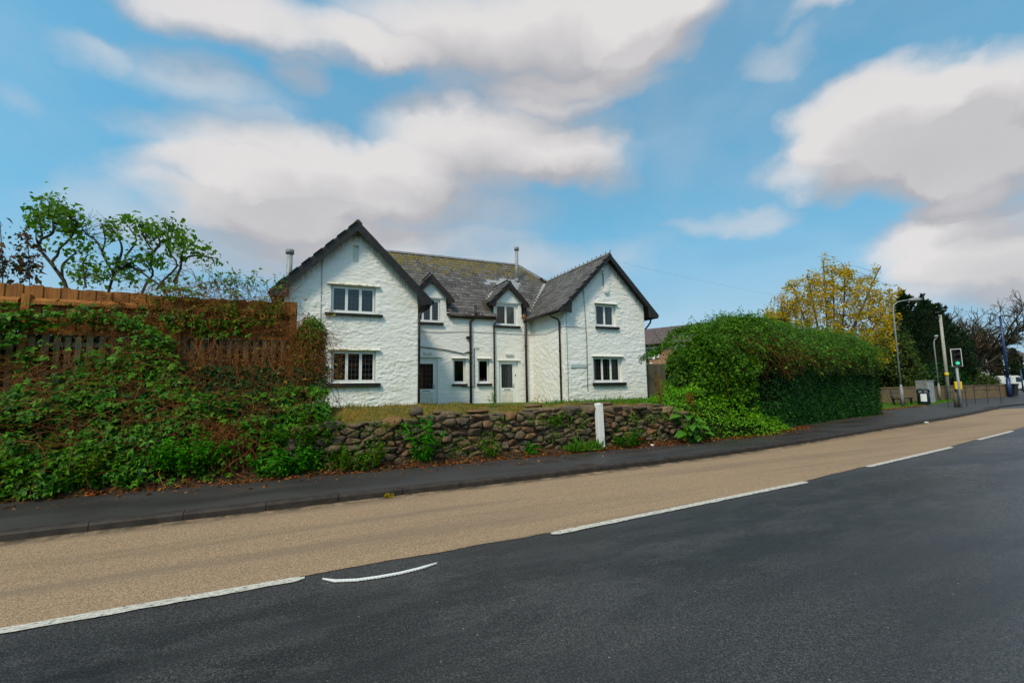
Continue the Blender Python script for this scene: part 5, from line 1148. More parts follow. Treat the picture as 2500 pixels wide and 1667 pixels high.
# fallen leaves along the back of the pavement
n = 6000; X = rng.uniform(-6, 15.5, n); off = np.abs(rng.normal(0, .13, n)); by = np.interp(X, [p[0] for p in BACK], [p[1] for p in BACK]); Y = by-.10+off*1.6-(rng.random(n) < .07)*rng.uniform(0, .6, n)
P = np.stack([X, Y, np.zeros(n)], 1); P[:, 2] = np.where(Y > by-.1, verge_z(X, Y, P)+.015, .106); Nn = unit(np.array([0, 0, 1.])+rdir(n)*.5)
V, F = leaf_geo(P, rdir(n)*np.array([1, 1, .2]), Nn, .055*np.exp(rng.normal(0, .35, n)), .035*np.exp(rng.normal(0, .3, n)))
single('leaf_litter', V, F, 'leaf_dead', 'red and brown fallen leaves along the back of the pavement', 'leaves', kind='stuff')
for (x, y, l) in ((7.78, 8.86, 'scrap of white litter by the red flowering weeds'),):
    V, F = boulder((x, y, .13), (.05, .03, .025), 5); single('litter', V, F, 'litterwhite', l, 'litter')
P, d = blobpts(14, (7.45, 8.86, .34), (.12, .06, .06)); V, F = foliage(P, d, .035); single('red_flowers', V, F, 'redthing', 'few small red flowers among weeds right of the white post', 'flowers')

# ------------------------------------------------------------------ shrubs and trees from skeletons
def skeleton(stems, Y, jit=.25, px=True, mode='Y', r0=.035):
    """stems: list of view polylines; every stem gets its own wandering depth"""
    out = []
    for s in stems:
        dy = rnd.uniform(-jit, jit); pts = []
        for i, (x, y) in enumerate(s):
            yy = Y+dy*i/len(s)+rnd.uniform(-.06, .06); pts.append((atY if mode == 'Y' else atF)(x, y, yy))
        out.append(pts)
    return out
def dense(pts, m=10):
    P = np.array([p[:] for p in pts]); t = np.linspace(0, len(P)-1, m); i = np.minimum(t.astype(int), len(P)-2); u = (t-i)[:, None]
    A = P[np.maximum(i-1, 0)]; B = P[i]; C = P[i+1]; D = P[np.minimum(i+2, len(P)-1)]
    return .5*((2*B)+(-A+C)*u+(2*A-5*B+4*C-D)*u**2+(-A+3*B-3*C+D)*u**3)
def grown(name, label, cat, stems, clusters, Y, mode, lsize, lmat, bark='bark', r0=.035, jit=.3, depth=.5, per=9, twig=.006, group=None, far=False, hang=.3, extra_twigs=0, base=None, aspect=.7, leafless=(), dens=1.):
    SK = [dense(s, 14) for s in skeleton(stems, Y, jit, mode=mode)]; nodes = np.concatenate([s[3:] for s in SK]); conv = atY if mode == 'Y' else atF
    tg = []; isl = []
    for ci, (cx, cy, rx, ry, n) in enumerate(clusters):
        for _ in range(max(2, int(n*dens))):
            a = rnd.uniform(0, 2*math.pi); q = math.sqrt(rnd.random()); tg.append(conv(cx+rx*q*math.cos(a), cy+ry*q*math.sin(a), Y+rnd.gauss(0, depth))[:]); isl.append(ci not in leafless)
    tg = np.array(tg); isl = np.array(isl); lines = []
    for t in tg:
        d = nodes-t; dist = np.linalg.norm(d+np.array([0, 0, .25])*np.linalg.norm(d, axis=1)[:, None], axis=1); k = np.argpartition(dist, 4)[:4]; p = nodes[rnd.choice(list(k))]
        L = np.linalg.norm(t-p); mid = (p+t)/2+np.array([rnd.gauss(0, .1), rnd.gauss(0, .1), rnd.uniform(-.02, .12)])*L; u = np.linspace(0, 1, 8)[:, None]
        lines.append((1-u)**2*p+2*u*(1-u)*mid+u*u*t+rng.normal(0, .012*max(.3, L), (8, 3)))
    lines = np.array(lines); st = tubes(np.stack(SK), [r0*rnd.uniform(.6, 1) for _ in SK], r0*.35, 6); tw = tubes(lines, twig, twig*.45, 3)
    parts = [('branches', st, bark, True), ('twigs', tw, bark, False)]
    src = lines[isl]
    if len(src):
        ix = rng.integers(0, len(src), len(src)*per); jx = rng.integers(4, 8, len(ix)); P = src[ix, jx]+rng.normal(0, lsize*.9, (len(ix), 3)); out = unit(P-src[ix, 3])
        parts.append(('leaves', foliage(P, out, lsize, far=far, hang=hang, jitter=1., up=.4, aspect=aspect), lmat, False))
    b = SK[0][0] if base is None else np.array(base); return plant(name, label, cat, tuple(b), parts, group)
def C4(pts): return [(x/4.2, 440+y/4.2) for x, y in pts]
def CL(l): return [(x/4.2, 440+y/4.2, rx/4.2, ry/4.2, n) for x, y, rx, ry, n in l]
grown('lilac_tree', 'leaning leafy small tree behind the left fence, tallest of the three', 'tree',
      [C4(s) for s in ([(700, 1200), (660, 1040), (560, 900), (450, 760), (390, 680), (430, 590), (420, 500), (400, 380)], [(560, 900), (535, 830), (590, 770), (610, 700), (700, 620), (770, 520), (790, 430)], [(640, 1000), (640, 880), (700, 810), (760, 760)], [(430, 600), (540, 540), (545, 430), (540, 300)], [(420, 720), (390, 640), (370, 600)])],
      CL([(370, 320, 100, 110, 30), (530, 220, 90, 110, 26), (560, 370, 110, 80, 28), (420, 470, 100, 60, 18), (720, 290, 120, 90, 26), (760, 450, 140, 80, 26), (740, 580, 80, 60, 14), (860, 700, 110, 60, 14), (650, 670, 40, 30, 5)]), 12.9, 'Y', .095, 'leaf_lilac', r0=.045, per=6, dens=.6)
grown('lilac_tree', 'twiggy middle tree behind the left fence with hanging bare sprays', 'tree',
      [C4(s) for s in ([(1100, 1200), (1130, 1080), (1160, 960), (1100, 850), (1050, 740), (1080, 620), (1050, 460)], [(1150, 970), (1280, 880), (1290, 780), (1400, 620), (1330, 500)], [(1090, 830), (1000, 640), (900, 560), (840, 500)], [(880, 1100), (860, 960), (850, 860), (900, 760)], [(1160, 960), (1250, 720), (1200, 560)])],
      CL([(1160, 450, 90, 60, 20), (1150, 570, 90, 50, 14), (1290, 400, 60, 70, 12), (1050, 400, 40, 30, 4), (960, 340, 60, 60, 14), (900, 620, 120, 120, 30), (1020, 700, 60, 80, 8), (800, 900, 170, 140, 40), (1000, 1000, 130, 80, 24), (1270, 870, 130, 70, 26), (1330, 1000, 100, 60, 18), (1160, 560, 160, 130, 30), (960, 860, 80, 60, 10)]), 12.5, 'Y', .09, 'leaf_lilac', r0=.035, per=5, dens=.6, leafless=(4, 5, 11))
grown('lilac_tree', 'spreading right hand tree behind the left fence reaching towards the house', 'tree',
      [C4(s) for s in ([(1440, 1200), (1500, 1060), (1570, 960), (1540, 850), (1570, 740), (1480, 600), (1450, 520)], [(1600, 1130), (1680, 1020), (1820, 870), (1730, 730), (1720, 600), (1730, 470)], [(1780, 1050), (1850, 900), (1860, 790), (1900, 660)], [(1840, 850), (1950, 780), (2080, 780), (2180, 800)], [(1570, 740), (1640, 640), (1600, 560)])],
      CL([(1440, 470, 90, 70, 22), (1540, 500, 70, 80, 18), (1740, 450, 80, 70, 22), (1700, 570, 120, 80, 30), (1890, 600, 110, 70, 24), (1840, 720, 110, 70, 20), (2000, 680, 60, 60, 8), (2110, 740, 60, 60, 12), (2220, 810, 70, 40, 9), (1600, 820, 120, 60, 22), (1450, 840, 90, 60, 14), (1400, 700, 120, 120, 22), (1900, 920, 120, 120, 34), (1760, 1090, 90, 40, 16), (1480, 680, 60, 70, 8)]), 12.2, 'Y', .095, 'leaf_lilac', r0=.035, per=6, dens=.6, leafless=(11, 12))
for k, (lab, sx, cl) in enumerate((('dark red leaved shoot at the far left edge above the fence', [(20, 1240), (28, 900), (10, 600), (0, 420)], [(10, 450, 18, 30, 3), (15, 600, 30, 40, 5), (20, 700, 30, 40, 4), (50, 850, 90, 60, 20), (40, 960, 80, 50, 14)]), ('dark red leaved shoot rising above the fence beside the left lilac', [(310, 1240), (300, 900), (290, 700), (260, 540)], [(260, 560, 60, 40, 12), (285, 690, 70, 40, 12), (300, 770, 70, 40, 12), (310, 850, 100, 50, 14), (190, 980, 90, 50, 12), (320, 1000, 80, 60, 14)]))):
    grown('red_shoot', lab, 'plant', [C4(sx)], CL(cl), 10.95, 'Y', .075, 'leaf_red', r0=.012, jit=.05, depth=.06, per=3, hang=.8, twig=.003)
V, F = tubes(np.array([dense([atY(x/4.2, 440+y/4.2, 10.5) for x, y in ((1400, 900), (1540, 1010), (1640, 1080), (1720, 1190), (1830, 1340), (1900, 1500))], 14)]), .02, .018, 6)
bt = plant('arching_branch', 'dark bare branch arching over the fence with large green leaves', 'branch', (-2.3, 10.5, 2.6), [('branch', (V, F), 'bark', True), ('leaves', lv(np.array([atY((1290+rnd.gauss(0, 90))/4.2, 440+(880+rnd.gauss(0, 60))/4.2, 10.6)[:] for _ in range(60)]), .11, jitter=.5, up=1.), 'leaf_dark', False)])

for x, y, lab in ((530, 1256, 'tiny yellow green weed in the gutter beneath the kerb at left'), (950, 1213, 'tiny yellow weed in the gutter opposite the left wall end')):
    p = atZ(x, y, .0); clump('kerb_weed', lab, (p.x, p.y-.02, .005), .07, .05, 60, .035, 'leaf_mustard', 'weed', 8)
for x, y, lab in ((2238, 1034, 'white litter scrap lying by the far kerb, left one'), (2262, 1033, 'white litter scrap lying by the far kerb, right one')):
    p = atZ(x, y, .0); V, F = boulder((p.x, p.y, .03), (.10, .06, .03), 5); single('litter', V, F, 'litterwhite', lab, 'litter', 'litter scraps along the far kerb')
# ------------------------------------------------------------------ tall hedge and weed bank on the right
HT = [(9.9, 1.6), (10.3, 2.3), (10.8, 2.95), (11.8, 3.40), (13, 3.78), (14.5, 3.62), (18, 3.60), (21, 3.62), (22.8, 3.5), (23.4, 3.3), (23.7, 2.6)]
def hedge_pt(X, th, s=1., depth=2.8):
    yf = np.interp(X, [p[0] for p in BACK], [p[1] for p in BACK])+.34+np.interp(X, [9.9, 11, 12.5, 13.5], [1.0, .6, .25, 0])
    h = np.interp(X, [p[0] for p in HT], [p[1] for p in HT]); c, sn = np.cos(th), np.sin(th)
    Y = yf+depth/2-np.sign(c)*np.abs(c)**.42*depth/2*s; Z = .10+np.abs(sn)**.45*(h-.10)*s; return np.stack([X, Y, Z], 1)
def hedge_out(X, th): c, sn = np.cos(th), np.sin(th); return np.stack([np.where(X > 23, .8, np.where(X < 10.8, -.8, 0)), -c, sn*.9], 1)
def hedge_leaves(n, t0, t1, bulge=.28, pw=1., x0=9.95, x1=23.65, seed=21, fr=1.1):
    X = rng.uniform(x0, x1, n); th = t0+rng.uniform(0, 1, n)**pw*(t1-t0); P = hedge_pt(X, th); o = unit(hedge_out(X, th)); b = (fbm(P, fr, 4, seed)-.5)*2*bulge
    return P+o*(b+rng.normal(-.03, .06, n))[:, None], o, b
# trimmed dark face
P1, o1, b1 = hedge_leaves(60000, .0, .62, .10, 2.2, 11.7); hollow = (np.abs(P1[:, 0]-13.4) < 1.3+.5*(fbm(P1, 1.7, 2, 3)-.5)) & (P1[:, 2] > 1.15+.6*(fbm(P1, 2., 2, 5)-.5))
k = (~hollow | (rng.random(len(P1)) < .22)) & (P1[:, 2] < 3.0); lo = foliage(P1[k], o1[k], .058, far=True, up=.2, jitter=.8)
# looser bright growth that hangs over the top
P2, o2, b2 = hedge_leaves(64000, .22, 2.1, .45, 1., 10.5, 23.7, 33, .9); front = np.clip((1.1-np.abs(np.arctan2(o2[:, 2], -o2[:, 1])))/1.1, 0, 1)
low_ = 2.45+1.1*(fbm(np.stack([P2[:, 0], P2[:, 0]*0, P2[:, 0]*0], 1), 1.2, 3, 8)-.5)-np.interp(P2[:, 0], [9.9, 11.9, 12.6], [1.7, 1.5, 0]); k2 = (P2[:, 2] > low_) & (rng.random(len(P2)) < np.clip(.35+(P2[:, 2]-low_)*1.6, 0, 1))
P2[:, 1] -= .38*front*np.clip((P2[:, 2]-low_)*1.5+.4, 0, 1)
P2b, o2b, _ = hedge_leaves(24000, .0, 1.2, .40, 1., 10.55, 12.5, 33, .9); P2b = np.concatenate([P2b, np.array([[11.4, 11.0, 1.5]])+rdir(9000)*np.array([.95, 1.1, 1.4])*rng.uniform(.6, 1, (9000, 1))]); o2b = np.concatenate([o2b, np.tile([-.5, -.7, .4], (9000, 1))]); k3 = (P2b[:, 2] > .1)&(fbm(P2b, 1.6, 3, 12) > .46)
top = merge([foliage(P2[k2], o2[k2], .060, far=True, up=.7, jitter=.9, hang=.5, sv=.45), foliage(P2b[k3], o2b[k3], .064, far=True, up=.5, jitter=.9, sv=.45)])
n = 760; X = rng.uniform(11.0, 23.2, n); S = hedge_pt(X, rng.uniform(.5, 1.3, n))+np.array([0, -.30, .0]); SP = wander(S, np.tile([.1, -.5, -.15], (n, 1))+rdir(n)*.55, rng.uniform(.25, 1.25, n), 8, .15, .16)
lp = SP[:, 2:].reshape(-1, 3); lp = np.repeat(lp, 3, 0)+rng.normal(0, .035, (len(lp)*3, 3)); lp = lp[rng.random(len(lp)) < .85]
n = 260; X = rng.uniform(10.5, 23, n); S = hedge_pt(X, rng.uniform(1.1, 1.9, n)); UPS = wander(S, np.tile([0, -.1, 1.], (n, 1))+rdir(n)*.5, rng.uniform(.15, .5, n), 8, .12, .02); lq = np.repeat(UPS[:, 2:].reshape(-1, 3), 2, 0); lq = lq+rng.normal(0, .03, lq.shape)
spl = foliage(np.concatenate([lp, lq]), np.tile([0, -.8, .3], (len(lp)+len(lq), 1)), .056, far=True, up=.7, sv=.4); SP = np.concatenate([SP, UPS])
n = 150; X = rng.normal(13.5, .9, n); S = hedge_pt(X, rng.uniform(.5, .9, n))+np.array([0, -.22, 0]); BS = wander(S, np.tile([.15, -.3, -.8], (n, 1))+rdir(n)*.45, rng.uniform(.5, 1.5, n), 10, .16, .03)
n = 70; X = rng.uniform(15, 20, n); S = hedge_pt(X, rng.uniform(.4, .6, n))+np.array([0, -.22, 0]); BS2 = wander(S, np.tile([.3, -.3, -.5], (n, 1))+rdir(n)*.5, rng.uniform(.3, .9, n), 10, .2, .03)
m_, t_ = np.meshgrid(np.linspace(11.6, 23.3, 50), np.linspace(0, math.pi, 24), indexing='ij'); cp_ = hedge_pt(m_.ravel(), t_.ravel(), .86); cp_[:, 1] += .05; cp_[:, 2] = np.maximum(cp_[:, 2]-.05, .02)  # solid dark core added inside the hedge: blocks the view through, darkens the hollow
cp_ += (fbm(cp_, 1.1, 3, 21)-.5)[:, None]*np.array([0, -.2, .2]); i, j = np.meshgrid(np.arange(49), np.arange(23), indexing='ij'); a = (i*24+j).ravel(); cf = np.stack([a, a+24, a+25, a+1], 1)
ends = [tuple(range(24)), tuple(range(49*24+23, 49*24-1, -1))]; cfl = [tuple(r) for r in cf]+ends
plant('tall_hedge', 'tall overgrown green hedge along the pavement with bright leafy top', 'hedge', (17, 11, .1),  # one leaf part has a darker olive tone, mixed in lower down
      [('dark_leaves', lo, 'leaf_hedge', False), ('bright_leaves', top, 'leaf_hedgetop', False), ('trailing_leaves', spl, 'leaf_hedgetop', False), ('olive_leaves', foliage(P2[~k2][:9000]+np.array([0, -.12, 0]), o2[~k2][:9000], .055, far=True), 'leaf_olive', False), ('trailing_stems', tubes(SP, .005, .0025), 'leaf_olive', False), ('bare_stems', tubes(np.concatenate([BS, BS2]), .008, .0035), 'stem', False), ('inner_twigs', (cp_, cfl), 'cored', False)])
# weed bank between wall and hedge
def wb(X, Y):
    yf = np.interp(X, [p[0] for p in BACK], [p[1] for p in BACK])+.12; h = np.interp(X, [8.9, 9.4, 10.2, 11.2, 12.4, 13.6, 14.2], [.4, .9, 1.30, 1.30, 1.0, .6, .15]); t = np.clip((Y-yf)/1.1, 0, 1); return .12+h*t**.6
X, Y = np.meshgrid(np.linspace(8.9, 14.3, 40), np.linspace(8.9, 11.2, 24), indexing='ij'); Q = np.stack([X.ravel(), Y.ravel(), wb(X.ravel(), Y.ravel())-.14], 1); i, j = np.meshgrid(np.arange(39), np.arange(23), indexing='ij'); a = (i*24+j).ravel()
n = 13000; X = rng.uniform(8.95, 14.2, n); Y = rng.uniform(8.95, 11.1, n)-.0; yb = np.interp(X, [p[0] for p in BACK], [p[1] for p in BACK]); kk = Y > yb+.05; P = np.stack([X, Y, wb(X, Y)], 1)[kk]; P += rng.normal(0, .05, P.shape)+(fbm(P, 2.5, 3, 3)-.5)[:, None]*np.array([0, -.3, .35])
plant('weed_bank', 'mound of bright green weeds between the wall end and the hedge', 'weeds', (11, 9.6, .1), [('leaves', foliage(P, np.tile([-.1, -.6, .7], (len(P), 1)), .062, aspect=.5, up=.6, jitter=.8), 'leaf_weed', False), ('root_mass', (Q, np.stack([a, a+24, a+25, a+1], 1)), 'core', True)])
# big-leaved plant
def bigleaf(name, label, c, n, L, h):
    c = np.array(c); parts = []; V = []; F = []; k = 0; stl = []
    for i in range(n):
        an = rnd.uniform(0, 2*math.pi); el = rnd.uniform(.1, .9); p = c+np.array([math.cos(an)*.22, math.sin(an)*.16-.08, h*el]); d = np.array([math.cos(an), math.sin(an)*.8-.25, .15-.9*(1-el)*.4]); d /= np.linalg.norm(d); up = np.array([0, -.4, 1.]); s = np.cross(d, up); s /= np.linalg.norm(s); up = np.cross(s, d); l = L*rnd.uniform(.7, 1.25); W = l*.62
        prof = [(0, .1), (.08, .62), (.3, 1.), (.55, .92), (.8, .5), (1, .02)]; nb = 7
        for (t, w) in prof:
            for q in range(nb):
                e = (q/(nb-1)*2-1); V.append(p+d*l*t+s*W*.5*w*e+up*(.10*l*abs(e)*w-.32*l*t*t+.022*l*math.sin(t*16+e*7+i)))
        F += [(k+a*nb+b, k+a*nb+b+1, k+(a+1)*nb+b+1, k+(a+1)*nb+b) for a in range(5) for b in range(nb-1)]; k += 6*nb
        u = np.linspace(0, 1, 6)[:, None]; stl.append(c+(p-c)*u+np.array([0, 0, .1])*u*(1-u))
    return plant(name, label, 'plant', tuple(c), [('leaves', (np.array(V), np.array(F)), 'leaf_big', True), ('stalks', tubes(np.array(stl), .008, .005, 5), 'leaf_green2', True)])
mat('leaf_big', m_leaf([(.035, .14, .012), (.055, .19, .016), (.08, .22, .02)], .2, .45))
bigleaf('burdock', 'large leaved green burdock at the right end of the stone wall', (9.05, 8.98, .14), 26, .30, .95)
bigleaf('burdock', 'smaller clump of large green leaves right beside the burdock', (9.42, 8.98, .12), 14, .27, .42)
for (x, y, z0, h, lab) in ((9.35, 10.2, 1.0, .95, 'tall rusty red dock stalk above the right end of the wall'), (9.75, 9.5, 1.0, .42, 'short rusty dock stalk among the weeds beyond the wall')):
    S = np.tile([x, y, z0], (7, 1))+rng.normal(0, .05, (7, 3))*np.array([1, 1, 0]); Ls = wander(S, np.tile([0, 0, 1.], (7, 1))+rdir(7)*.12, h*rng.uniform(.5, 1, 7), 8, .06); P = Ls[:, 3:].reshape(-1, 3); P = np.repeat(P, 14, 0)+rng.normal(0, .022, (len(P)*14, 3))
    plant('dock_stalk', lab, 'plant', (x, y, z0), [('stalks', tubes(Ls, .007, .003, 4), 'stem', False), ('seeds', foliage(P, rdir(len(P)), .025), 'leaf_rust', False)])
# fence panel beside the house
gf = thing('side_fence', 'brown board fence panel between the white house and the hedge', 'fence', (17, 18.9, .8)); x = 15.99
while x < 18.8:
    w = rnd.uniform(.10, .13); MB().box(x+.004, x+w-.004, 18.9, 18.92, .7, 2.72+rnd.uniform(-.015, .015)).part('board', 'graywood', gf); x += w
MB().box(15.98, 16.1, 18.86, 18.895, .7, 2.8).part('post', 'graywood', gf)
fl = thing('flood_lamp', 'small black and white flood lamp on the right corner of the house', 'lamp', (HX+15.33, HY-.0, 2.75))
MB().box(HX+15.29, HX+15.40, HY-.08, HY+.02, 2.72, 2.95).part('box', 'signblack', fl, bevel=.01)
for dx, dz in ((.30, -.12), (.50, .12)): MB().lathe((HX+15.33+dx, HY+.05, 2.78+dz), [(.03, 0), (.07, .04), (.08, .10)], 10).part('lamp_head', 'upvc', fl, True); 
MB().bar((HX+15.35, HY, 2.83), (HX+15.85, HY+.05, 2.9), .02, .02).part('arm', 'galvd', fl)

# ------------------------------------------------------------------ brick building behind the hedge
bb = thing('brick_building', 'long brick building with grey tiled roof behind the hedge', 'building', (29.5, 24, .3))
R1, R2 = atZ(1560, 808, 7.3), atZ(1905, 772, 7.3); dB = (R2-R1).normalized(); nB = Vector((dB.y, -dB.x, 0)); nB = nB if nB.dot(-fw) > 0 else -nB; LB = (R2-R1).length
def bq(s, n, z): q = R1+dB*s+nB*n; return (q.x, q.y, z)
def bbox(s0, s1, n0, n1, z0, z1): return MB().add([bq(s0,n0,z0),bq(s1,n0,z0),bq(s1,n1,z0),bq(s0,n1,z0),bq(s0,n0,z1),bq(s1,n0,z1),bq(s1,n1,z1),bq(s0,n1,z1)], [(0,3,2,1),(4,5,6,7),(0,1,5,4),(1,2,6,5),(2,3,7,6),(3,0,4,7)])
EZ = 5.45; HWB = 3.9
wl = bbox(-2, LB, -3.5, 3.5, -.05, EZ); wl.add([bq(LB, -3.5, EZ), bq(LB, 3.5, EZ), bq(LB, 0, 7.1), bq(-2, -3.5, EZ), bq(-2, 3.5, EZ), bq(-2, 0, 7.1)], [(0, 1, 2), (5, 4, 3)]); wl.part('wall', 'brickorange', bb)
V = [bq(s, n, z) for s in (-2.4, LB+.4) for n, z in ((-HWB, EZ-.1), (0, 7.3), (HWB, EZ-.1), (HWB, EZ+.02), (0, 7.42), (-HWB, EZ+.02))]
MB().add(V, [(0, 1, 4, 5), (1, 2, 3, 4), (11, 10, 7, 6), (10, 9, 8, 7)]+[(i, (i+1) % 6, 6+(i+1) % 6, 6+i) for i in range(6)]).part('roof', 'rooftile', bb)
MB().tube([bq(-2.4, HWB+.06, EZ-.06), bq(LB+.4, HWB+.06, EZ-.06)], .06, 8).part('gutter', 'brownblack', bb, True)
s_ = 2.2
while s_ < LB-2:
    for z0 in (1.5, 4.2):
        W2, H2 = 1.5, .95; w = MB()
        for (a, c, e, f) in ((0, W2, 0, .06), (0, W2, H2-.06, H2), (0, .06, .06, H2-.06), (W2-.06, W2, .06, H2-.06), (W2*.62, W2*.62+.05, .06, H2-.06)): q = bbox(s_+a, s_+c, 3.5, 3.57, z0+e, z0+f); w.add(q.V, q.F)
        q = bbox(s_-.05, s_+W2+.05, 3.5, 3.62, z0-.07, z0); w.add(q.V, q.F); wo_ = w.part('window', 'upvc', bb)
        bbox(s_+.06, s_+W2-.06, 3.5, 3.53, z0+.06, z0+H2-.06).part('pane', 'darkglass', wo_)
    s_ += 3.1
# ------------------------------------------------------------------ trees on the right
def Fx(l): return l
mb = (2030, 930); 
fan = [[(2030, 930), (2022, 860), (2018, 780), (2014, 700), (2010, 640)], [(2030, 930), (2050, 840), (2060, 760), (2062, 680), (2060, 650)], [(2032, 930), (2070, 830), (2110, 740), (2135, 680), (2150, 650)], [(2030, 930), (1990, 850), (1960, 770), (1940, 710), (1925, 690)], [(2030, 930), (1980, 860), (1930, 800), (1890, 770)], [(2034, 930), (2090, 850), (2140, 790), (2180, 720)], [(2028, 930), (2005, 840), (1985, 740), (1970, 670)], [(2036, 930), (2110, 860), (2170, 820), (2200, 790)], [(2030, 930), (2035, 820), (2035, 720), (2030, 660)], [(2030, 930), (1960, 880), (1900, 840), (1870, 810)]]
grown('yellow_tree', 'fan shaped tree with mustard yellow young leaves behind the hedge', 'tree', fan,
      [(1900, 760, 35, 40, 40), (1940, 720, 35, 40, 46), (1985, 710, 40, 50, 60), (2030, 690, 45, 45, 60), (2070, 700, 35, 45, 46), (2110, 720, 40, 40, 46), (2150, 740, 35, 40, 40), (1930, 790, 50, 40, 60), (2000, 780, 60, 50, 80), (2070, 780, 60, 50, 80), (2130, 790, 50, 45, 60), (2165, 780, 30, 30, 26), (1975, 830, 60, 35, 50), (2080, 840, 70, 40, 60), (2150, 850, 40, 40, 36), (1870, 790, 25, 20, 16), (2015, 645, 18, 25, 5), (2062, 655, 18, 20, 5), (2145, 662, 16, 22, 6), (2180, 715, 18, 25, 6), (1925, 695, 16, 18, 5)],
      30.5, 'F', .115, 'leaf_mustard', bark='barkg', r0=.10, jit=1.6, depth=1.4, per=26, twig=.013, far=True, base=atF(2030, 930, 30.5)[:])
grown('yellow_tree_twigs', 'sparse upper twigs of small green buds above the yellow tree', 'twigs', [fan[0], fan[1], fan[2]],
      [(2030, 660, 40, 35, 16), (2075, 665, 30, 30, 12), (2140, 670, 25, 30, 14), (2180, 720, 25, 30, 12), (1930, 690, 20, 20, 8), (2015, 635, 14, 20, 6)], 30.5, 'F', .09, 'leaf_green2', bark='barkg', r0=.03, jit=.5, depth=.8, per=5, twig=.012, far=True, base=atF(2030, 930, 30.3)[:]) if False else None
def cone_tree(name, label, c, r, h, n, material, size=.16, pw=.8, group=None, z0=.06, sharp=1.):
    c = np.array(c); t = rng.uniform(0, 1, n)**.9; an = rng.uniform(0, 2*math.pi, n); prof = np.clip(np.sin(np.clip(t*1.02, 0, 1)**pw*math.pi*.5+math.pi*.5), 0, 1)**sharp*(.55+.45*np.minimum(1, t*5)); rr = r*prof
    P = c+np.stack([np.cos(an)*rr, np.sin(an)*rr, h*(z0+(1-z0)*t)], 1); o = np.stack([np.cos(an), np.sin(an), np.full(n, .5)], 1); P += unit(o)*((fbm(P, .9, 3, 5)-.5)*r*.55+(fbm(P, 3., 2, 6)-.5)*r*.25)[:, None]
    D = unit(o*np.array([.7, .7, 1.6])+rdir(n)*.45); L = size*np.exp(rng.normal(0, .3, n)); V, F = leaf_geo(P, D, unit(o+rdir(n)*.6), L, L*.4, far=True)
    m_, t_ = np.meshgrid(np.linspace(0, 2*math.pi, 13), np.linspace(0, 1, 12), indexing='ij'); pr = np.clip(np.sin(t_.ravel()**pw*math.pi*.5+math.pi*.5), 0, 1)**sharp*(.5+.45*np.minimum(1, t_.ravel()*5)); Q = c+np.stack([np.cos(m_.ravel())*r*.72*pr, np.sin(m_.ravel())*r*.72*pr, h*(z0+.02+(.94-z0)*t_.ravel())], 1)
    i, j = np.meshgrid(np.arange(12), np.arange(11), indexing='ij'); a = (i*12+j).ravel()
    return plant(name, label, 'tree', tuple(c), [('crown', (V, F), material, False), ('inner_twigs', (Q, np.stack([a, a+12, a+13, a+1], 1)), 'core', True), ('trunk', tubes(np.array([[c+np.array([0, 0, -.2]), c+np.array([0, 0, h*.5])]]), r*.12, r*.08, 8), 'bark', True)], group)  # solid dark core added to fill the inside of the crown
p = atF(2225, 940, 46); cone_tree('cypress', 'dark cypress behind the lamp post, left one of the big pair', (p.x, p.y, .2), 2.9, 10.5, 10000, 'leaf_cypress', .26, .9)
p = atF(2275, 940, 45); cone_tree('cypress', 'broad dark cypress behind the telegraph pole, right one of the big pair', (p.x, p.y, .2), 3.6, 9.9, 13000, 'leaf_cypress', .26, 1.0)
p = atF(2305, 940, 47); cone_tree('cypress', 'lower dark bushy conifer in front of the spreading bare tree', (p.x, p.y, .2), 2.8, 7.2, 8000, 'leaf_cypress', .24, 1.0)
p = atF(2438, 930, 72); cone_tree('column_cypress', 'slim dark columnar conifer before the white house, left one', (p.x, p.y, -.3), .75, 6.2, 2600, 'leaf_cypress', .3, 2.2, 'columnar conifers before the white house')
p = atF(2483, 935, 72); cone_tree('column_cypress', 'slim dark columnar conifer before the white house, right one', (p.x, p.y, -.3), .85, 6.6, 2800, 'leaf_cypress', .3, 2.2, 'columnar conifers before the white house')
# bare spreading tree, grown by branching
def branching(base, dirs, levels, seed, r0, spread, shrink=.74, kids=(2, 4), up=.08):
    R = random.Random(seed); segs = [[] for _ in range(levels+1)]
    def go(p, d, L, r, lv_):
        pts = [p]; m_ = 7
        for _ in range(m_-1): d = (d+Vector((R.gauss(0, .13), R.gauss(0, .13), R.gauss(0, .10)+up*.3))).normalized(); pts.append(pts[-1]+d*(L/(m_-1)))
        segs[lv_].append((pts, r))
        if lv_ == levels: return
        for k in range(R.randint(*kids)):
            i = R.randint(2, m_-1); ax = Vector((R.gauss(0, 1), R.gauss(0, 1), R.gauss(0, .6))); nd = (d+ax.normalized()*spread).normalized(); go(pts[i], nd, L*shrink*R.uniform(.75, 1.1), r*.58, lv_+1)
        ax = Vector((R.gauss(0, 1), R.gauss(0, 1), R.gauss(0, .6))); go(pts[-1], (d+ax.normalized()*spread*.5).normalized(), L*shrink, r*.62, lv_+1)
    for d, L, r in dirs: go(Vector(base), Vector(d).normalized(), L, r, 0)
    return segs
pb = atF(2355, 945, 50); sg = branching((pb.x, pb.y, .3), [((.25, -.1, 1), 3.7, .30), ((.05, .1, 1), 3.8, .26), ((.75, -.35, .62), 4.4, .26), ((-.45, .2, 1), 3.6, .2), ], 5, 3, .3, .85, .72)
tr = []
for lv_, s in enumerate(sg):
    if not s: continue
    tr.append(tubes(np.array([[q[:] for q in pts] for pts, r in s]), [r for pts, r in s], [r*.6 for pts, r in s], 6 if lv_ < 3 else 3))
tips = np.array([q[:] for pts, r in sg[-1] for q in pts[2:]]); tips = tips[rng.random(len(tips)) < .7]
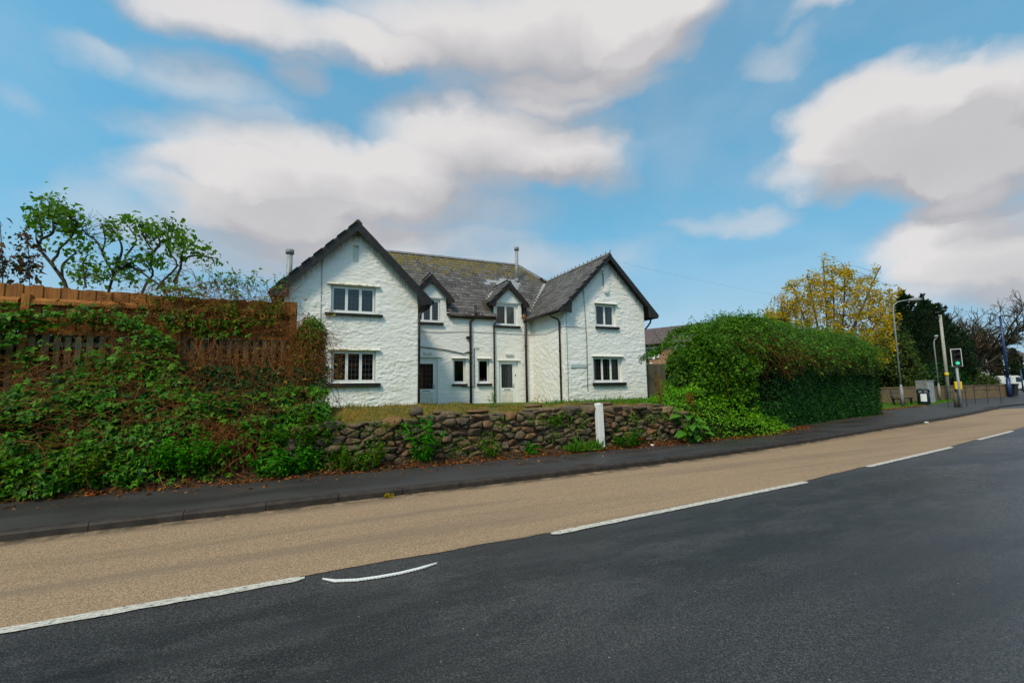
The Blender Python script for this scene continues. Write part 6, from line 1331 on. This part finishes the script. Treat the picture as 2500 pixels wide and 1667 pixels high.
iv = np.array([[pb.x, pb.y, .3]])+np.stack([rng.normal(.2, .35, 1800), rng.normal(0, .35, 1800), rng.uniform(0, 5.0, 1800)], 1)
plant('bare_tree', 'wide spreading nearly bare tree with ivy on its trunk above the far wall', 'tree', (pb.x, pb.y, .2), [('trunk', tr[0], 'bark', True), ('branches', merge([t for t in tr[1:4]]) if all(t[1].shape[1] == 4 for t in tr[1:4]) else tr[1], 'bark', True), ('twigs', merge(tr[4:]), 'bark', False), ('buds', foliage(tips, rdir(len(tips)), .10, far=True), 'leaf_bud', False), ('ivy', foliage(iv, rdir(len(iv)), .20, far=True), 'leaf_dark', False)])
def bush(name, label, c, r, n, size, material, cat='bush', seed=1, stems=True):
    P, d = blobpts(n, c, r, .55); P += d*((fbm(P, .9, 3, seed)-.5)[:, None]*np.array(r)*.9); P[:, 2] = np.maximum(P[:, 2], .1); pts = [('leaves', foliage(P, d, size, far=True, jitter=.8, up=.5), material, False)]
    V, F = boulder(c, tuple(q*.66 for q in r), seed); pts.append(('inner_twigs', (V, np.array(F)), 'cored', True)); return plant(name, label, cat, (c[0], c[1], max(.1, c[2]-r[2])), pts)  # solid dark lump added inside the leaves as filler
p = atF(2160, 850, 36); bush('olive_tree', 'olive green bushy tree behind the right end of the hedge', (p.x, p.y, 3.0), (2.2, 2.2, 3.2), 6500, .14, 'leaf_olive', 'tree', 4)
p = atF(2215, 890, 38); bush('drooping_bush', 'yellow green drooping bush beside the tall lamp post', (p.x, p.y, 2.6), (1.0, 1.0, 2.2), 1800, .12, 'leaf_olive', 'bush', 6)
p = atF(2300, 920, 41); bush('dark_bush', 'dark shrub behind the far wall below the cypress trees', (p.x, p.y, 1.6), (3.2, 1.4, 1.5), 3600, .16, 'leaf_dark', 'bush', 7)
p = atF(2235, 930, 41); bush('dark_bush', 'dark shrub behind the far wall near the bench', (p.x, p.y, 1.6), (3.6, 1.4, 1.6), 3600, .16, 'leaf_dark', 'bush', 8)
p = atF(2385, 925, 44); bush('clipped_hedge', 'low green hedge showing over the far wall', (p.x, p.y, 1.25), (4.6, 1.0, 1.1), 5000, .12, 'leaf_olive', 'hedge', 9)
p = atF(1830, 790, 36); bush('round_bush', 'small round green treetop above the brick building roof', (p.x, p.y+2, 6.3), (1.6, 1.6, 1.5), 2400, .14, 'leaf_green2', 'tree', 11)
S = np.stack([rng.uniform(16.6, 19.5, 46), rng.uniform(16.5, 18.5, 46), np.full(46, 1.2)], 1); Ls = wander(S, np.tile([.05, 0, 1.], (46, 1))+rdir(46)*.25, rng.uniform(1.8, 3.7, 46), 10, .10); S2 = Ls[:, 4:9].reshape(-1, 3); L2 = wander(S2, rdir(len(S2))+np.array([0, 0, .8]), rng.uniform(.3, .8, len(S2)), 6, .15); L2 = L2[rng.random(len(L2)) < .6]
Pl = L2[:, 3:].reshape(-1, 3); Pl = Pl[rng.random(len(Pl)) < .10]
plant('bare_shrub', 'leafless twiggy shrub between the house and the brick building', 'shrub', (18, 17.5, .8), [('stems', tubes(Ls, .014, .005), 'bark', False), ('twigs', tubes(L2, .005, .002), 'bark', False), ('buds', foliage(Pl, rdir(len(Pl)), .06, far=True), 'leaf_mustard', False)])

# ------------------------------------------------------------------ far pavement: grass, wall, street furniture
GR = [(24.3, 13.0), (27.5, 13.6), (31.2, 14.2), (36, 14.95), (40, 16.0), (44, 17.0), (44, 17.72), (24.3, 17.72)]
struct('grass_patch', [(x, y, .106) for x, y in GR], [tuple(range(len(GR)))], 'turf')
n = 9000; X = rng.uniform(24.4, 43.8, n); Y = np.interp(X, [24.3, 27.5, 31.2, 36, 40, 44], [13, 13.6, 14.2, 14.95, 16, 17])+rng.uniform(0.02, 1, n)*(17.7-np.interp(X, [24.3, 27.5, 31.2, 36, 40, 44], [13, 13.6, 14.2, 14.95, 16, 17])); P = np.stack([X, Y, np.full(n, .1)], 1); blades(P, .07, .018, 'grass', 'far_grass', 'short grass round the bench and the litter bin')
n = 900; X = rng.uniform(24.5, 34, n); P = np.stack([X, np.interp(X, [24.3, 27.5, 31.2, 36], [13, 13.6, 14.2, 14.95])+np.abs(rng.normal(0, .3, n))-.15, np.full(n, .12)], 1)
V, F = leaf_geo(P, rdir(n)*np.array([1, 1, .2]), unit(np.array([0, 0, 1.])+rdir(n)*.5), np.full(n, .08), np.full(n, .05), far=True); single('far_leaf_litter', V, F, 'leaf_dead', 'brown fallen leaves at the foot of the lamp post', 'leaves', kind='stuff')
fw_ = thing('brick_wall', 'low brown brick wall behind the bench and traffic light', 'wall', (40, 17.9, .1))
MB().box(24, 54.3, 17.8, 18.05, 0, 1.08).part('wall_face', 'brickwall', fw_)
x = 24.0
while x < 54.3: MB().box(x+.004, min(54.32, x+.45)-.004, 17.77, 18.08, 1.08, 1.17).part('coping_brick', 'terracotta' if False else 'brickwall', fw_); x += .45
def lamp_post(loc, h, arm, label, r=(.08, .046), head=.6, dirx=(.75, -.66)):
    x, y, z = loc; t = thing('lamp_post', label, 'lamp post', loc); d = Vector((dirx[0], dirx[1], 0)).normalized()
    MB().tube([(x, y, z), (x, y, z+1.15)], r[0], 12).part('base', 'galvd', t, True); MB().tube([(x, y, z+1.1), (x, y, z+1.28)], [r[0], r[1]], 12).part('collar', 'galv', t, True)
    pts = [Vector((x, y, z+1.25)), Vector((x, y, z+h-.5)), Vector((x, y, z+h-.22))+d*.06, Vector((x, y, z+h-.05))+d*.25, Vector((x, y, z+h))+d*(arm*.6), Vector((x, y, z+h+.03))+d*arm]
    MB().tube(pts, [r[1], r[1]*.8, r[1]*.75, r[1]*.65, r[1]*.6, r[1]*.55], 10).part('pole', 'galv', t, True)
    a = pts[-1]; b = MB(); b.tube([a-d*.05, a+d*head*.3, a+d*head*.75, a+d*head], [.05, .11, .10, .04], 10); b.part('lamp_head', 'galv', t, True); return t
lamp_post((31.56, 14.67, .1), 6.2, .85, 'tall galvanised lamp post with curved arm beside the bench')
lamp_post((42.8, 17.55, .1), 4.75, .12, 'shorter lamp post against the far wall left of the telegraph pole', (.07, .045), .18)
tp = thing('telegraph_pole', 'pale wooden telegraph pole by the far brick wall', 'pole', (43.85, 17.45, .1))
MB().tube([(43.85, 17.45, .05), (43.95, 17.46, 6.55)], [.115, .085], 12).part('shaft', 'polewood', tp, True); MB().bar((43.7, 17.4, 6.5), (44.2, 17.5, 6.5), .08, .08).part('cross_piece', 'polewood', tp); MB().tube([(43.87, 17.44, 1.9), (43.87, 17.44, 2.15)], .125, 12).part('yellow_band', 'yellow', tp, True)
bp = thing('blue_post', 'tall blue lamp column at the end of the far brick wall', 'lamp post', (54.2, 17.55, .1))
MB().tube([(54.2, 17.55, .05), (54.2, 17.55, 1.7)], .14, 12).part('base', 'bluepaint', bp, True); MB().tube([(54.2, 17.55, 1.65), (54.2, 17.55, 7.0)], [.095, .075], 12).part('shaft', 'bluepaint', bp, True)
MB().box(54.0, 55.9, 17.2, 17.5, 7.0, 7.12).part('lamp_head', 'galv', bp, bevel=.03)
p = atF(2497, 945, 52); b2 = MB().tube([(p.x, p.y, .05), (p.x, p.y, 2.6)], .07, 10); b2.single('sign_post', 'bluepaint', 'thin dark blue post at the right edge beyond the van', 'post', smooth=True)
# traffic light
tl = thing('traffic_light', 'traffic light showing green on a grey post at the kerb', 'traffic light', (32.9, 12.6, .1)); TX, TY = 32.88, 12.6
MB().tube([(TX, TY, .05), (TX-.02, TY, 2.4)], .06, 12).part('post', 'galv', tl, True)
fd = Vector((-.80, -.60, 0)).normalized(); sd = Vector((fd.y, -fd.x, 0)) * -1
def tlbox(cx, cz, w, h, d0, d1, name, m_, bv=0):
    c = Vector((TX, TY, 0)); V = []
    for z in (cz-h/2, cz+h/2):
        for (s, d) in ((-w/2, d0), (w/2, d0), (w/2, d1), (-w/2, d1)): V.append(c+sd*(cx+s)+fd*d+Vector((0, 0, z)))
    return MB().add(V, [(0,3,2,1),(4,5,6,7),(0,1,5,4),(1,2,6,5),(2,3,7,6),(3,0,4,7)]).part(name, m_, tl, bevel=bv)
tlbox(0, 2.83, .45, .98, .10, .125, 'backing_border', 'notice', .01); tlbox(0, 2.83, .39, .92, .126, .14, 'backing_board', 'signblack'); tlbox(0, 2.83, .26, .92, .0, .19, 'signal_housing', 'signblack', .02)
for k, (z, m_) in enumerate(((3.14, 'lensoff'), (2.84, 'lensoff'), (2.53, 'green_lit'))):
    c = Vector((TX, TY, z))+fd*.19; MB().tube([c, c+fd*.03], .09, 16).part('lens', m_, tl, True)
    V = []; n_ = 10
    for i in range(n_+1):
        a = math.pi*(i/n_)
        for e in (0, .17): V.append(c+sd*(.125*math.cos(a))+Vector((0, 0, .125*math.sin(a)))+fd*e)
    part('hood', V, [(2*i, 2*i+2, 2*i+3, 2*i+1) for i in range(n_)], 'signblack', tl, smooth=True)
tlbox(-.02, 1.30, .30, .42, -.12, .02, 'push_button_box', 'yellow', .02)
# timber stumps and guard frames
st_ = thing('tree_guard', 'metal guard frame with two brown timber stakes below the traffic light', 'guard', (33.2, 12.85, .1))
for dx, dy in ((.02, .1), (.5, .25)): MB().tube([(33.0+dx, 12.75+dy, .05), (33.0+dx, 12.75+dy, 1.12)], .11, 8).part('stake', 'graywood', st_, True)
def guard(cx, cy, w, h, parent, an):
    d = Vector((math.cos(an), math.sin(an), 0)); c = Vector((cx, cy, .05))
    for s in (-w/2, 0, w/2): MB().tube([c+d*s, c+d*s+Vector((0, 0, h))], .015, 6).part('upright', 'brownblack', parent)
    for z in (h, h*.75): MB().tube([c-d*w/2+Vector((0, 0, z)), c+d*w/2+Vector((0, 0, z))], .015, 6).part('rail', 'brownblack', parent)
guard(33.25, 12.9, .9, 1.15, st_, -.6)
g2 = thing('guard_frame', 'thin brown metal guard frame before the far brick wall', 'guard', (38.9, 13.6, .1)); guard(38.9, 13.6, 1.3, 1.2, g2, -.7)
# bench
bn = thing('bench', 'dark wooden park bench behind the lamp post', 'bench', (33.9, 15.8, .1)); B0 = Vector((33.3, 15.55, .1))
for i in range(4): MB().box(B0.x, B0.x+1.45, B0.y+i*.12, B0.y+i*.12+.10, .53, .57).part('seat_slat', 'graywood', bn)
for i in range(3): MB().box(B0.x, B0.x+1.45, B0.y+.50+i*.035, B0.y+.53+i*.035, .66+i*.12, .76+i*.12).part('back_slat', 'graywood', bn)
for x in (B0.x+.12, B0.x+1.25):
    MB().box(x, x+.08, B0.y+.02, B0.y+.12, .06, .53).part('leg', 'signblack', bn); MB().bar((x+.04, B0.y+.42, .06), (x+.04, B0.y+.62, 1.02), .08, .10, (0, 1, 0)).part('leg', 'signblack', bn); MB().box(x+.005, x+.075, B0.y, B0.y+.5, .47, .53).part('bearer', 'signblack', bn)
# litter bin
lb_ = thing('litter_bin', 'dark blue litter bin with white notice beside the bench', 'bin', (34.8, 15.07, .1))
o = MB().lathe((34.8, 15.07, .10), [(.26, 0), (.27, .06), (.31, .1), (.30, .72), (.30, .74)], 20).part('body', 'binblue', lb_, True); MB().lathe((34.8, 15.07, .98), [(.30, 0), (.31, .05), (.26, .10), (.1, .13)], 20).part('lid', 'binblue', lb_, True)
for an in (0, 1.57, 3.14, 4.71): MB().box(34.8+.26*math.cos(an+.4)-.04, 34.8+.26*math.cos(an+.4)+.04, 15.07+.26*math.sin(an+.4)-.04, 15.07+.26*math.sin(an+.4)+.04, .83, 1.0).part('lid_support', 'binblue', lb_)
V = [];
for i in range(7):
    an = math.radians(178+i*9)
    for z in (.32, .78): V.append((34.8+.318*math.cos(an), 15.07+.318*math.sin(an), z))
part('notice', V, [(2*i, 2*i+2, 2*i+3, 2*i+1) for i in range(6)], 'notice', lb_)
cb = thing('utility_cabinet', 'tall grey utility cabinet behind the litter bin', 'cabinet', (38, 16.3, .1))
MB().box(37.6, 38.3, 15.95, 16.65, .05, 1.55).part('body', 'galv', cb, bevel=.02); MB().box(37.57, 38.33, 15.92, 16.68, 1.55, 1.6).part('roof', 'galv', cb, bevel=.01)
MB().box(37.585, 37.6, 16.0, 16.29, .15, 1.5).part('door', 'galvd', cb); MB().box(37.585, 37.6, 16.31, 16.6, .15, 1.5).part('door', 'galvd', cb)
db = thing('dark_bin', 'black wheeled bin at the foot of the blue lamp column', 'bin', (55.6, 17.9, .1)); MB().prism([(17.6, .15), (18.1, .15), (18.2, 1.1), (17.5, 1.1)], 'x', 55.2, 55.9).part('body', 'signblack', db); MB().box(55.15, 55.95, 17.45, 18.25, 1.1, 1.2).part('lid', 'signblack', db, bevel=.02)
# overhead wire
A0, A1 = Vector(hp(13.2, -.2, 7.9)), Vector((43.95, 17.46, 6.45)); pts = [A0.lerp(A1, i/20)+Vector((0, 0, -.9*4*(i/20)*(1-i/20)*.5)) for i in range(21)]
MB().tube(pts, .0025, 4).single('overhead_wire', 'signblack', 'thin overhead wire from the right gable to the telegraph pole', 'wire')
# ------------------------------------------------------------------ white house, van and car in the distance
wh = thing('white_house', 'distant white rendered house with brick chimney at the right edge', 'house', (112, 38, 0))
MB().add([(103.5, 35.5, -.1), (122, 35.5, -.1), (122, 46, -.1), (103.5, 46, -.1), (103.5, 35.5, 5.3), (122, 35.5, 5.3), (122, 46, 5.3), (103.5, 46, 5.3), (103.5, 40.7, 8.2), (122, 40.7, 8.2)], [(0, 1, 5, 4), (1, 2, 6, 9, 5), (2, 3, 7, 6), (3, 0, 4, 8, 7), (4, 5, 9, 8), (6, 7, 8, 9)]).part('wall', 'upvc', wh)
ro_ = MB(); ro_.prism([(35.1, 5.2), (40.7, 8.35), (46.3, 5.2), (46.3, 5.32), (40.7, 8.55), (35.1, 5.32)], 'x', 103.2, 122.3); ro_ = ro_.part('roof', 'rooftile', wh)
MB().box(108.2, 110.6, 37.6, 38.6, 5.5, 9.6).part('chimney', 'brickorange', ro_)
for dx in (.3, 1.3): MB().tube([(108.7+dx, 38.1, 9.6), (108.7+dx, 38.1, 10.1)], .25, 10).part('chimney_pot', 'terracotta', ro_, True)
for x in (105.5, 109, 114): 
    for z in (.9, 3.0): w = MB().box(x, x+1.4, 35.42, 35.5, z, z+1.1).part('window', 'galvd', wh); MB().box(x+.1, x+1.3, 35.40, 35.43, z+.1, z+1.0).part('pane', 'darkglass', w)
def vehicle(name, label, cat, c, an, prof, glass, width, paint, wheels):
    t = thing(name, label, cat, c); R = Matrix.Rotation(an, 3, 'Z'); C0 = Vector(c)
    def put(b, nm, m_, par=t, sm=False, bv=0):
        b.V = [tuple(R @ Vector(v)+C0) for v in b.V]; return b.part(nm, m_, par, sm, bv)
    put(MB().prism(prof, 'y', -width/2, width/2), 'body', paint, bv=.06)
    for poly, nm in glass:
        for s in (-1, 1): put(MB().prism(poly, 'y', s*(width/2+.004)-.006, s*(width/2+.004)+.006), nm, 'darkglass')
    L = max(x for x, z in prof)
    for x in wheels:
        for s in (-1, 1):
            w = put(MB().tube([(x, s*(width/2-.2), .32), (x, s*(width/2+.01), .32)], .32, 18), 'wheel', 'tyre', sm=False); put(MB().tube([(x, s*(width/2+.005), .32), (x, s*(width/2+.02), .32)], .19, 14), 'rim', 'rim', w)
    for s in (-1, 1): put(MB().box(L-.06, L+.01, s*width*.36-.14, s*width*.36+.14, .72, .9), 'headlight', 'notice')
    return t
vehicle('van', 'white van parked beyond the far wall', 'van', (86.2, 28.3, 0), -.40, [(-2.4, .3), (2.4, .3), (2.45, .95), (1.75, 1.15), (1.15, 1.98), (.9, 2.05), (-2.35, 2.05), (-2.4, 1.9)], [([(.55, 1.2), (1.55, 1.2), (1.1, 1.85), (.55, 1.85)], 'side_window')], 1.9, 'carwhite', (-1.5, 1.5))
vehicle('car', 'dark blue car parked beyond the white van', 'car', (90.6, 27.2, 0), -.40, [(-2.0, .3), (2.0, .3), (2.05, .8), (1.2, .95), (.6, 1.45), (-1.1, 1.48), (-1.8, 1.0), (-2.05, .9)], [([(-1.0, 1.0), (.95, 1.0), (.52, 1.38), (-.95, 1.38)], 'side_window')], 1.75, 'carblue', (-1.3, 1.3))

# ------------------------------------------------------------------ houses across the road, seen as reflections in the windows
for k, (x0, lab) in enumerate(((-2., 'brick house across the road mirrored in the lower left window'), (14., 'brick house across the road mirrored in the narrow windows and doors'), (30., 'brick house across the road mirrored in the lower right window'))):
    t = thing('opposite_house', lab, 'house', (x0+5, -19, 0), 'brick houses across the road'); y1, y0 = -15.5, -23.
    MB().add([(x0, y0, -.05), (x0+11, y0, -.05), (x0+11, y1, -.05), (x0, y1, -.05), (x0, y0, 5.2), (x0+11, y0, 5.2), (x0+11, y1, 5.2), (x0, y1, 5.2), (x0+5.5, y0, 8.6), (x0+5.5, y1, 8.6)], [(0, 1, 5, 8, 4), (2, 3, 7, 9, 6), (0, 4, 7, 3), (1, 2, 6, 5)]).part('wall', 'brickorange', t)
    MB().add([(x0-.4, y0-.3, 4.95), (x0+5.5, y0-.3, 8.75), (x0+11.4, y0-.3, 4.95), (x0-.4, y1+.4, 4.95), (x0+5.5, y1+.4, 8.75), (x0+11.4, y1+.4, 4.95), (x0-.4, y0-.3, 4.8), (x0+5.5, y0-.3, 8.6), (x0+11.4, y0-.3, 4.8), (x0-.4, y1+.4, 4.8), (x0+5.5, y1+.4, 8.6), (x0+11.4, y1+.4, 4.8)], [(0, 1, 4, 3), (1, 2, 5, 4), (6, 9, 10, 7), (7, 10, 11, 8), (3, 4, 10, 9), (4, 5, 11, 10), (0, 3, 9, 6), (2, 8, 11, 5), (0, 6, 7, 1), (1, 7, 8, 2)]).part('roof', 'rooftile', t)
    for sgn in (-1, 1): MB().bar((x0+5.5, y1+.42, 8.62), (x0+5.5+sgn*5.9, y1+.42, 4.82), .04, .25).part('bargeboard', 'upvc', t)
    for (wx, wz, ww, wh_) in ((1.2, .9, 2.2, 1.3), (7.4, .9, 2.2, 1.3), (1.4, 3.3, 1.8, 1.2), (7.6, 3.3, 1.8, 1.2)):
        w = MB().box(x0+wx, x0+wx+ww, y1, y1+.06, wz, wz+wh_).part('window', 'upvc', t); MB().box(x0+wx+.08, x0+wx+ww-.08, y1+.03, y1+.07, wz+.08, wz+wh_-.08).part('pane', 'darkglass', w)
    MB().box(x0+5, x0+6, y1, y1+.08, .05, 2.1).part('door', 'roomd', t)
